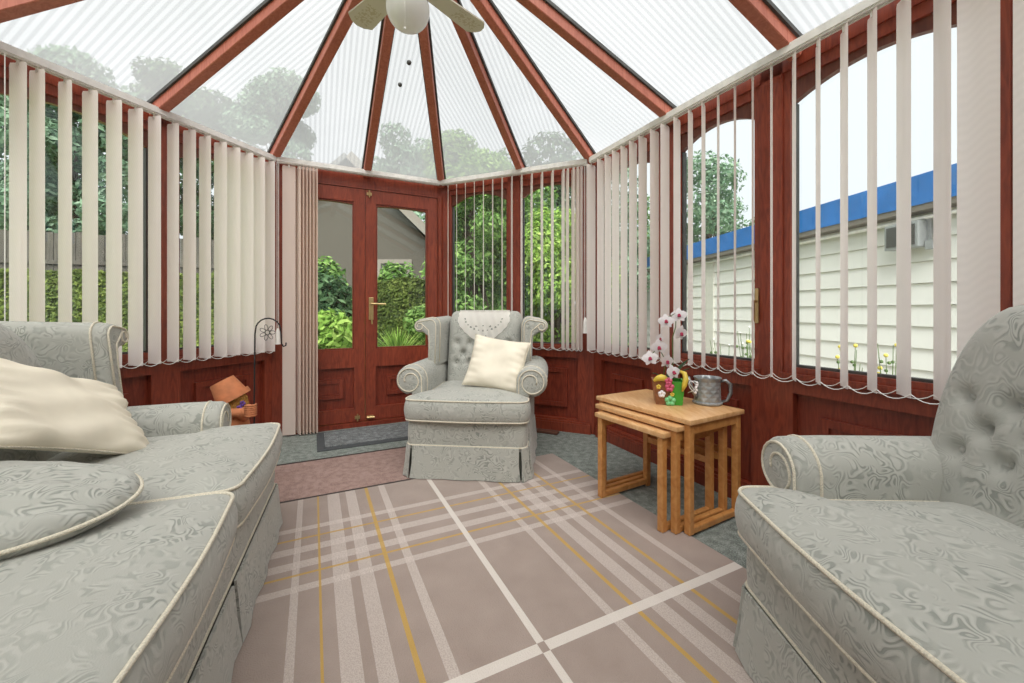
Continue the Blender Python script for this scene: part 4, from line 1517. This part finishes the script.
# ------------------------------------------------------------------ flowerpot figure and garden hook
def potman():
    base = Vector((-1.475, 2.16, 0))
    root = thing('flowerpot_figure', 'terracotta flowerpot man in a tilted pot hat behind the far sofa arm', 'ornament', base)
    def pot(bm, c, r0, r1, h, mtx=None):
        lathe(bm, [(r0, 0), (r0 + (r1 - r0) * .75, h * .74), (r1 + .006, h * .74), (r1 + .008, h), (r1 - .004, h), (r1 - .012, h * .8), (r0 * .7, h * .1)], 24, c, 0, mtx)
    bm = BM(); pot(bm, (0, 0, 0), .07, .10, .21); obj('base_pot', bm, M['terracotta'], root, smooth=40)
    bm = BM(); pot(bm, (0, 0, 0), .055, .095, .19, Matrix.Translation((0, 0, .405)) @ Matrix.Rotation(PI, 4, 'X')); obj('body_pot', bm, M['terracotta'], root, smooth=40)
    bm = BM()
    lathe(bm, [(.02, 0), (.045, .02), (.058, .06), (.055, .10), (.03, .13)], 20, (0, 0, .40)); obj('head_pot', bm, M['raffia'], root, smooth=60)
    bm = BM()
    hm = Matrix.Translation((-.022, -.005, .515)) @ Matrix.Rotation(math.radians(-28), 4, 'Y') @ Matrix.Rotation(math.radians(8), 4, 'X')
    pot(bm, (0, 0, 0), .058, .080, .115, hm @ Matrix.Translation((0, 0, .085)) @ Matrix.Rotation(PI, 4, 'X'))
    obj('hat_pot', bm, M['terracotta'], root, smooth=40)
    bm = BM()
    rnd = random.Random(2)
    for k in range(70):
        a = rnd.uniform(-2.9, .3); r = .055
        p = Vector((r * math.cos(a), r * math.sin(a), .50 - rnd.uniform(0, .02)))
        tube(bm, [p, p + Vector((.012 * math.cos(a), .012 * math.sin(a), -rnd.uniform(.03, .08)))], .0022, 4)
    obj('raffia_hair', bm, M['raffia'], root)
    for (x, y, z) in ((.062, -.03, .475), (.055, -.045, .455), (-.045, -.05, .455), (-.055, -.035, .44)):
        bm = BM()
        for k in range(5):
            ball(bm, (x + .009 * math.cos(k * 1.257), y - .006, z + .009 * math.sin(k * 1.257)), .007, 6, 5)
        obj('purple_flower', bm, M['purple'], root, smooth=180)
    for s in (-1, 1):
        bm = BM()
        sh = Vector((s * .055, -.01, .395))
        el = Vector((.075 if s > 0 else -.01, -.06, .43)); hd = Vector((.115, -.06, .455 - .02 * (s < 0)))
        mid_ = (sh + el) / 2
        tube(bm, [sh, el, hd], [.024, .026, .022], 10)
        ar = obj('arm', bm, M['terracotta'], root, smooth=180)
        bm = BM()
        for k in range(4):
            tube(bm, [hd + Vector((-.012, -.018, .018 - .011 * k)), hd + Vector((.014, -.026, .018 - .011 * k)), hd + Vector((.030, -.006, .018 - .011 * k)), hd + Vector((.022, .018, .018 - .011 * k))], .0062, 6)
        ball(bm, hd + Vector((-.006, -.002, 0)), .023, 10, 7)
        obj('hand', bm, M['terracotta'], ar, smooth=180)
    # hook
    hk = base + Vector((.137, -.058, 0))
    h = thing('garden_hook', 'thin black iron crook with a wire flower held by the flowerpot man', 'garden hook', hk)
    bm = BM()
    pts = [Vector((0, 0, 0)), Vector((0, 0, .5)), Vector((.004, 0, .84))]
    for k in range(1, 10):
        a = PI - PI * k / 9 * .95
        pts.append(Vector((.066 + .066 * math.cos(a), .01, .86 + .062 * math.sin(a))))
    pts += [Vector((.135, .01, .82)), Vector((.137, .01, .79)), Vector((.146, .01, .775)), Vector((.158, .01, .78)), Vector((.160, .01, .795))]
    tube(bm, pts, .0036, 8)
    obj('crook', bm, M['black_iron'], h, smooth=180)
    bm = BM()
    c = Vector((.062, .01, .848))
    tube(bm, [c + Vector((.012 * math.cos(a), 0, .012 * math.sin(a))) for a in [2 * PI * k / 12 for k in range(12)]], .0018, 5, True)
    for k in range(7):
        a0 = 2 * PI * k / 7
        cc = c + Vector((.027 * math.cos(a0), 0, .027 * math.sin(a0)))
        tube(bm, [cc + Vector((math.cos(a0) * .015 * math.cos(b) - math.sin(a0) * .009 * math.sin(b), 0, math.sin(a0) * .015 * math.cos(b) + math.cos(a0) * .009 * math.sin(b))) for b in [2 * PI * q / 10 for q in range(10)]], .0014, 4, True)
    obj('wire_flower', bm, M['black_iron'], h, smooth=180)
potman()

# ------------------------------------------------------------------ ceiling fan
def fan():
    cx, cy = apex2.x, apex2.y
    root = thing('ceiling_fan', 'off-white ceiling fan with opal globe light hanging below the apex', 'ceiling fan', (cx, cy, 2.36))
    z = lambda a: a - 2.36
    bm = BM(); lathe(bm, [(.012, z(2.58)), (.012, z(AZ - .09))], 12); lathe(bm, [(.05, z(AZ - .16)), (.06, z(AZ - .10)), (.02, z(AZ - .09))], 20)
    obj('down_rod', bm, M['fan_white'], root, smooth=50)
    bm = BM(); lathe(bm, [(.03, z(2.46)), (.085, z(2.475)), (.105, z(2.50)), (.105, z(2.55)), (.08, z(2.585)), (.02, z(2.60))], 28)
    obj('motor_housing', bm, M['fan_white'], root, smooth=50)
    bm = BM(); lathe(bm, [(.05, z(2.43)), (.06, z(2.44)), (.058, z(2.463)), (.03, z(2.465))], 24)
    obj('globe_collar', bm, M['brass'], root, smooth=50)
    bm = BM()
    r = .098
    lathe(bm, [(max(.001, r * math.sin(a)), z(2.352) - r * .98 * math.cos(a)) for a in [PI * k / 20 for k in range(17)]], 32)
    obj('globe', bm, M['opal'], root, smooth=180)
    bm = BM()
    tube(bm, [(.012, -.1, z(2.45)), (.012, -.101, z(2.20))], .0014, 5)
    ball(bm, (.012, -.101, z(2.195)), .006, 8, 6)
    obj('pull_chain', bm, M['chain'], root, smooth=180)
    zb = 2.50
    for k in range(4):
        a = math.radians(49 + 90 * k)
        bm = BM()
        ol = [(.15, -.05), (.43, -.068), (.46, -.035), (.47, .0), (.46, .035), (.43, .068), (.15, .05)]
        loft(bm, [[(x, y, z(zb) - .004 + y * .12) for x, y in ol], [(x, y, z(zb) + .004 + y * .12) for x, y in ol]])
        b = obj('blade', bm, M['blade'], root, rot=(0, 0, a))
        bm = BM()
        loft(bm, [[(.09, -.02, z(zb) + .006), (.09, .02, z(zb) + .006), (.09, .02, z(zb) + .012), (.09, -.02, z(zb) + .012)],
                  [(.19, -.035, z(zb) + .005 - .004), (.19, .035, z(zb) + .005 + .004), (.19, .035, z(zb) + .012 + .004), (.19, -.035, z(zb) + .012 - .004)]])
        obj('blade_bracket', bm, M['brass'], b)
fan()

# ------------------------------------------------------------------ garden
GZ = -.12
bm = BM()
n = 40
vs = {}
hole = [Vector((p.x, p.y)) for p in ext]
for i in range(n + 1):
    for j in range(n + 1):
        vs[i, j] = bm.verts.new((-30 + 60 * i / n, -14 + 56 * j / n, GZ - .01))
for i in range(n):
    for j in range(n): bm.faces.new((vs[i, j], vs[i + 1, j], vs[i + 1, j + 1], vs[i, j + 1]))
g = obj('lawn', bm, M['grass'])
tag(g, 'green lawn outside beyond the conservatory windows', 'lawn', kind='structure')
bm = BM()
box(bm, 1.4, 4.6, -6, 12, GZ - .03, GZ + .01)
o = obj('garden_path', bm, M['paving'])
tag(o, 'pale paved strip between the right windows and the white shed', 'path', kind='structure')

def leaves(clumps, n, size, mat, name, parent, seed, given=None):
    """one mesh of n folded leaves scattered over the clumps [(centre, (rx,ry,rz))]; local coordinates"""
    rg = np.random.default_rng(seed)
    w = np.array([c[1][0] * c[1][2] + c[1][0] * c[1][1] for c in clumps]); w = w / w.sum()
    idx = rg.choice(len(clumps), n, p=w)
    C_ = np.array([tuple(c[0]) for c in clumps])[idx]; Rr = np.array([c[1] for c in clumps])[idx]
    d = rg.normal(size=(n, 3)); d /= np.linalg.norm(d, axis=1)[:, None]
    rad = rg.uniform(.72, 1.04, n)[:, None]
    P = C_ + d * Rr * rad
    if given is not None: P, d = given
    nr = d + rg.normal(size=(n, 3)) * .55 + np.array([0, 0, .35]); nr /= np.linalg.norm(nr, axis=1)[:, None]
    a = np.cross(nr, rg.normal(size=(n, 3))); a /= np.linalg.norm(a, axis=1)[:, None]
    b = np.cross(nr, a)
    s = (size * rg.uniform(.6, 1.3, n))[:, None]
    v = np.stack([P - a * s, P + b * s * .45 + nr * s * .12, P + a * s, P - b * s * .45 + nr * s * .12], 1).reshape(-1, 3)
    fc = np.arange(n * 4).reshape(n, 4)
    me = bpy.data.meshes.new(name)
    me.vertices.add(n * 4); me.vertices.foreach_set('co', v.astype(np.float32).ravel())
    me.loops.add(n * 4); me.loops.foreach_set('vertex_index', fc.astype(np.int32).ravel())
    me.polygons.add(n); me.polygons.foreach_set('loop_start', np.arange(0, n * 4, 4, dtype=np.int32)); me.polygons.foreach_set('loop_total', np.full(n, 4, dtype=np.int32))
    me.update(calc_edges=True)
    me.materials.append(mat)
    o = bpy.data.objects.new(name, me)
    return link(o, parent)

def tree(name, label, loc, h, r, mat, n, size, seed, cat='tree', trunk=.12, crown0=.3, group=None, nclump=34):
    root = thing(name, label, cat, loc, 0, group)
    rnd = random.Random(seed)
    cl = []
    for k in range(nclump):
        a = rnd.uniform(0, 2 * PI); q = rnd.uniform(0, 1)
        zz_ = h * (crown0 + (1 - crown0) * rnd.uniform(.05, .92))
        qz = (zz_ / h - crown0) / (1 - crown0)
        rr = r * math.sqrt(max(.08, 1 - (2 * qz - .8) ** 2 * .75)) * math.sqrt(q) * .85
        s = r * rnd.uniform(.24, .46)
        cl.append((Vector((rr * math.cos(a), rr * math.sin(a), zz_)), (s, s, s * .8)))
    leaves(cl, n, size, mat, 'foliage', root, seed)
    bm = BM()
    tube(bm, [(0, 0, -.1), (.03, .02, h * .35), (0, .03, h * .75)], [trunk, trunk * .8, trunk * .3], 10)
    for k in range(5):
        c = cl[k][0]
        tube(bm, [(0.02, .02, h * (.25 + .08 * k)), c * .5 + Vector((0, 0, h * .2)), c], [trunk * .4, trunk * .25, trunk * .08], 6)
    obj('trunk', bm, M['bark'], root, smooth=180)
    return root

def hedge(name, label, p0, p1, thick, h, mat, n, size, seed, z=GZ):
    p0, p1 = V2(*p0), V2(*p1)
    mid_ = (p0 + p1) / 2
    d = (p1 - p0); L = d.length
    root = thing(name, label, 'hedge', (mid_.x, mid_.y, z), math.atan2(d.y, d.x))
    rg = np.random.default_rng(seed)
    bm = BM(); box(bm, -L / 2 + .05, L / 2 - .05, -thick / 2 + .10, thick / 2 - .10, -.02, h - .10)
    obj('hedge_core', bm, M['hedge_core'], root)
    # leaves spread over the faces of the clipped hedge, a little ragged
    side = rg.choice(5, n, p=[.46, .10, .32, .06, .06])
    u = rg.uniform(-.5, .5, n); v = rg.uniform(0, 1, n); jit = np.abs(rg.normal(size=n)) * .05
    wob = .03 * np.sin(u * L * 5.3) + .02 * np.sin(v * 9 + u * L * 2.1)
    P = np.zeros((n, 3)); d = np.zeros((n, 3))
    for f, (ax, sg) in enumerate(((1, -1), (1, 1), (2, 1), (0, -1), (0, 1))):
        m = side == f
        d[m, ax] = sg
        P[m, 0] = u[m] * L if ax != 0 else sg * (L / 2 - jit[m])
        P[m, 1] = (sg * (thick / 2 - jit[m] + wob[m])) if ax == 1 else ((v[m] - .5) * thick if ax == 2 else u[m] * thick)
        P[m, 2] = (h - jit[m] + wob[m]) if ax == 2 else v[m] * h
    leaves([(Vector((0, 0, 0)), (1, 1, 1))], n, size, mat, 'foliage', root, seed, (P, d))
    return root

def bush(name, label, loc, r, h, mat, n, size, seed, cat='shrub'):
    root = thing(name, label, cat, loc)
    rnd = random.Random(seed)
    cl = []
    for k in range(9):
        a = rnd.uniform(0, 6.28); q = rnd.uniform(0, .6)
        cl.append((Vector((r * q * math.cos(a), r * q * math.sin(a), h * rnd.uniform(.3, .8))), (r * .5, r * .5, h * .28)))
    leaves(cl, n, size, mat, 'foliage', root, seed)
    bm = BM()
    for k in range(5):
        c = cl[k][0]
        tube(bm, [(0, 0, -.05), c * .5, c], [.02, .015, .006], 5)
    obj('stems', bm, M['bark'], root)
    return root

def P_(px, y): return (px - 512) / F * y

# white shed on the right
def shed():
    a = V2(4.62, .5); b = V2(3.50, 11.5)
    w = Wall(a, b)
    if w.n.x > 0: w.n = -w.n                # toward the conservatory
    cen = w.pt(w.len / 2, 0, GZ)
    root = thing('garden_shed', 'white clad garage outside the right windows with a blue fascia', 'shed', cen)
    top = 1.97
    bm = BM()
    w.box(bm, 0, w.len, -3.0, -.03, GZ, top)
    z = GZ + .02
    while z < top - .05:
        z1 = min(z + .225, top)
        for (t0, t1) in ((0.0, 2.62), (2.98, 7.3), (7.55, w.len)):
            hull8(bm, [w.pt(t0, -.03, z), w.pt(t1, -.03, z), w.pt(t1, .012, z), w.pt(t0, .012, z),
                       w.pt(t0, -.03, z1 - .006), w.pt(t1, -.03, z1 - .006), w.pt(t1, -.012, z1 - .006), w.pt(t0, -.012, z1 - .006)])
        z += .225
    obj('cladding', bm, M['clad'], root, world=True)
    bm = BM()
    w.box(bm, 2.62, 2.98, -.03, .02, GZ, top); w.box(bm, 7.3, 7.55, -.03, .03, GZ, top)
    obj('pilaster', bm, M['roughcast'], root, world=True)
    bm = BM(); w.box(bm, -.2, w.len + .2, -.03, .16, top, top + .07); obj('soffit', bm, M['soffit'], root, world=True)
    bm = BM(); w.box(bm, -.2, w.len + .2, .13, .17, top + .06, top + .36); obj('fascia', bm, M['fascia'], root, world=True)
    bm = BM(); w.box(bm, -.2, w.len + .2, -3.1, .13, top + .07, top + .30); obj('flat_roof', bm, M['soffit'], root, world=True)
    bm = BM(); tube(bm, [w.pt(0, .06, top - .06), w.pt(w.len, .06, top - .06)], .022, 8); tube(bm, [w.pt(2.7, .06, top - .06), w.pt(2.72, .05, GZ)], .03, 8)
    obj('drainpipe', bm, M['white_alu'], root, world=True, smooth=180)
    t = w.T(914)
    lamp = thing('floodlight', 'grey box floodlight on the white shed below the blue fascia', 'floodlight', w.pt(t, .05, 1.76))
    bm = BM(); w.box(bm, t - .17, t + .17, .05, .16, 1.61, 1.88); bevel(bm, .012, 2); obj('lamp_body', bm, M['grey_plastic'], lamp, world=True)
    bm = BM(); w.box(bm, t - .14, t + .14, .16, .166, 1.64, 1.85); obj('lamp_glass', bm, M['gasket'], lamp, world=True)
    bm = BM(); w.box(bm, t - .25, t - .18, .04, .10, 1.58, 1.67); w.box(bm, t - .2, t - .15, .04, .06, 1.62, 1.9); obj('sensor', bm, M['grey_plastic'], lamp, world=True)
shed()

# flowering weeds between the right windows and the shed
rnd = random.Random(11)
for i, (px, y, yel) in enumerate(((672, 3.6, True), (708, 3.3, False), (733, 3.1, False), (752, 2.9, True), (838, 2.7, True), (882, 2.5, True))):
    nm = ['yellow-flowered weed outside the window behind the orchid', 'thin green weed outside, second from the orchid', 'tall thin weed against the shed pipe outside', 'yellow-tipped weed beside the casement handle', 'yellow weed low outside the wide window, left of the pair', 'yellow weed low outside the wide window, right of the pair'][i]
    root = thing('flowering_weed', nm, 'weed', (P_(px, y) + .25, y + .25, GZ), 0, 'weeds along the right wall outside')
    bm = BM(); bm2 = BM()
    for k in range(9):
        a = rnd.uniform(0, 6.28); q = rnd.uniform(.03, .12); hh = rnd.uniform(.60, .86) + (.12 if i == 2 else 0)
        tip = Vector((q * math.cos(a), q * math.sin(a), hh))
        tube(bm, [(0, 0, -.02), tip * .5 + Vector((.02, 0, 0)), tip], [.006, .004, .002], 4)
        for m in range(4):
            c = tip * (.5 + .12 * m)
            ball(bm, c + Vector((rnd.uniform(-.02, .02), rnd.uniform(-.02, .02), 0)), .012, 5, 4)
        if k % 2 == 0: ball(bm2, tip, .014 if yel else .007, 7, 5)
    obj('stalks', bm, M['stem'], root)
    obj('flowers', bm2, M['yellow_flower'] if yel else M['petal'], root)

# trees and hedges, left to right as seen from the room
def T_(px, y, h, r, mat, n, size, seed, name, label, crown0=.25, **k):
    tree(name, label, (P_(px, y), y, GZ), h, r, M[mat], n, size, seed, crown0=crown0, **k)
hedge('garden_hedge', 'dark clipped hedge outside the left windows behind the sofa', (-13.5, 8.0), (-6.2, 10.4), 1.0, 1.95, M['lf_hedge'], 30000, .06, 21)
bm = BM()
fa, fb = V2(-17, 9.2), V2(-6.6, 12.4)
fw = Wall(fa, fb)
froot = thing('garden_fence', 'dark timber fence standing behind the left hedge', 'fence', fw.pt(fw.len / 2, 0, GZ))
t = 0
while t < fw.len:
    fw.box(bm, t, t + .14, 0, .03, GZ, 3.05 + .03 * math.sin(t * 7)); t += .155
obj('boards', bm, M['fence'], froot, world=True)
bm = BM(); fw.box(bm, 0, fw.len, -.05, .0, .5, .6); fw.box(bm, 0, fw.len, -.05, 0, 2.2, 2.3); obj('rails', bm, M['fence'], froot, world=True)
T_(75, 16.0, 11.0, 2.5, 'lf_blue', 18000, .14, 32, 'garden_tree', 'tall pale tree above the fence left of the blind mullion')  # haze is put into the pale leaf colour
T_(190, 22.0, 15.0, 3.0, 'lf_dark', 18000, .16, 33, 'garden_tree', 'tall dark tree above the fence right of the blind mullion')
T_(285, 17.5, 11.5, 2.1, 'lf_blue', 15000, .14, 34, 'garden_tree', 'tall pale grey-green tree behind the closed vanes')  # pale leaves stand in for haze here too
T_(20, 22.0, 14.0, 3.0, 'lf_dark', 14000, .17, 31, 'garden_tree', 'dark tree beyond the fence at the far left of the photo')
bush('garden_shrub', 'yellow-green leafy shrub just outside the left french door', (P_(328, 5.2), 5.2, GZ), .68, 1.10, M['lf_bright'], 3500, .06, 41)
bush('garden_shrub', 'dark green shrub behind the yellow-green one at the left door', (P_(322, 6.8), 6.8, GZ), .75, 1.85, M['lf_dark'], 3500, .07, 42)
hedge('garden_hedge', 'clipped yellow-green hedge seen through the right french door', (P_(372, 7.9), 7.9), (P_(436, 7.4), 7.4), .9, 1.62, M['lf_hedge'], 16000, .042, 22)
# grassy plant outside the right door
root = thing('ornamental_grass', 'bright green grassy clump outside the right french door', 'ornamental grass', (P_(398, 5.0), 5.0, GZ))
bm = BM()
rnd = random.Random(8)
for k in range(420):
    a = rnd.uniform(0, 6.28); q = rnd.uniform(.05, .50); hh = rnd.uniform(.55, .98) * (1 - .35 * q)
    b0 = Vector((.25 * q * math.cos(a), .25 * q * math.sin(a), 0)); tip = Vector((q * math.cos(a), q * math.sin(a), hh)); mdl = Vector((q * .45 * math.cos(a), q * .45 * math.sin(a), hh * .8))
    sd_ = Vector((-math.sin(a), math.cos(a), 0)) * .010
    p = [b0 - sd_, b0 + sd_, mdl + sd_ * .8, mdl - sd_ * .8, tip]
    v = [bm.verts.new(x) for x in p]
    bm.faces.new((v[0], v[1], v[2], v[3])); bm.faces.new((v[3], v[2], v[4]))
obj('blades', bm, M['lf_bright'], root)
# neighbour's bungalow behind the doors
def house():
    y = 12.5
    x0, x1 = P_(318, y), P_(432, y)
    root = thing('neighbouring_house', 'grey pebbledashed gable of a house seen through the french doors', 'house', ((x0 + x1) / 2, y, GZ))
    bm = BM()
    xs = P_(352, y)
    ze, za = 3.0, 5.6
    loft(bm, [[(x0 - 2.2, yy, GZ), (x1, yy, GZ), (x1, yy, ze), (xs, yy, za), (x0 - 2.2, yy, ze - .2)] for yy in (y, y + 6)])
    obj('gable_wall', bm, M['house_grey'], root, world=True)
    bm = BM()
    for (xa, za_, xb, zb) in ((xs, za, x1 + .5, ze - .32), (xs, za, x0 - 2.7, ze - .5)):
        d = Vector((xb - xa, 0, zb - za_)).normalized(); nn = Vector((-d.z, 0, d.x))
        if nn.z < 0: nn = -nn
        hull8(bm, [Vector((xa, y - .35, za_)), Vector((xb, y - .35, zb)), Vector((xb, y + 6.3, zb)), Vector((xa, y + 6.3, za_)),
                   Vector((xa, y - .35, za_)) + nn * .16, Vector((xb, y - .35, zb)) + nn * .16, Vector((xb, y + 6.3, zb)) + nn * .16, Vector((xa, y + 6.3, za_)) + nn * .16])
    obj('roof', bm, M['slate'], root, world=True)
    bm = BM()
    xa, za_, xb, zb = xs, za, x1 + .5, ze - .32
    d = Vector((xb - xa, 0, zb - za_)).normalized(); nn = Vector((-d.z, 0, d.x))
    p = [Vector((xa, y - .40, za_)), Vector((xb, y - .40, zb))]
    hull8(bm, [p[0] - nn * .05, p[1] - nn * .05, p[1] - nn * .05 + Vector((0, .05, 0)), p[0] - nn * .05 + Vector((0, .05, 0)),
               p[0] + nn * .2, p[1] + nn * .2, p[1] + nn * .2 + Vector((0, .05, 0)), p[0] + nn * .2 + Vector((0, .05, 0))])
    obj('bargeboard', bm, M['soffit'], root, world=True)
    bm = BM()
    a0, a1 = P_(378, y), P_(412, y)
    for (q0, q1, s0, s1) in ((a0, a1, 2.42, 2.55), (a0, a0 + .1, 1.0, 2.42), (a1 - .22, a1, .6, 2.42), (a0, a1, .95, 1.05)):
        box(bm, q0, q1, y - .05, y + .02, s0, s1)
    f = obj('window_frame', bm, M['soffit'], root, world=True)
    bm = BM(); box(bm, a0 + .1, a1 - .22, y - .02, y + .01, 1.05, 2.42); obj('window_pane', bm, M['gasket'], f, world=True)
house()
bush('garden_shrub', 'leafy bush in front of the house window beyond the hedge', (P_(398, 9.9), 9.9, GZ), .62, 2.3, M['lf_mid'], 3500, .08, 43)
bush('garden_shrub', 'broad bush left of the clipped hedge beyond the doors', (P_(328, 9.2), 9.2, GZ), .8, 2.3, M['lf_mid'], 4000, .08, 44)
# green wall of trees behind the bay windows
T_(470, 5.9, 3.7, 0.9, 'lf_mid', 26000, .040, 51, 'garden_tree', 'leafy tree outside the bay window next to the french doors', .05)
T_(552, 6.1, 2.75, 0.92, 'lf_bright', 24000, .038, 52, 'garden_tree', 'bright yellow-green bush outside behind the right chair wing', .03)
T_(503, 8.9, 5.0, 1.3, 'lf_mid', 16000, .06, 53, 'garden_tree', 'bright tree behind the mullion of the bay windows', .05)
T_(602, 10.6, 5.6, 1.3, 'lf_blue', 9000, .075, 54, 'garden_tree', 'grey-green tree behind the bright bush outside the bay', .05)
T_(462, 11.4, 5.4, 1.1, 'lf_dark', 7000, .08, 55, 'garden_tree', 'dark tree behind the door post right of the french doors', .05)
T_(640, 14.6, 5.4, 1.6, 'lf_mid', 9000, .09, 56, 'garden_tree', 'green tree outside the narrow window near the bay corner', .1)
T_(707, 17.0, 7.6, 2.0, 'lf_blue', 9000, .11, 57, 'garden_tree', 'grey-green tree rising above the blue shed fascia', .2)
T_(528, 13.6, 7.0, 2.1, 'lf_dark', 12000, .12, 58, 'garden_tree', 'large dark tree far behind the bay windows', .05, nclump=24)
T_(400, 24., 12.0, 3.0, 'lf_blue', 14000, .17, 59, 'garden_tree', 'tall pale tree rising behind the neighbouring house', .2)
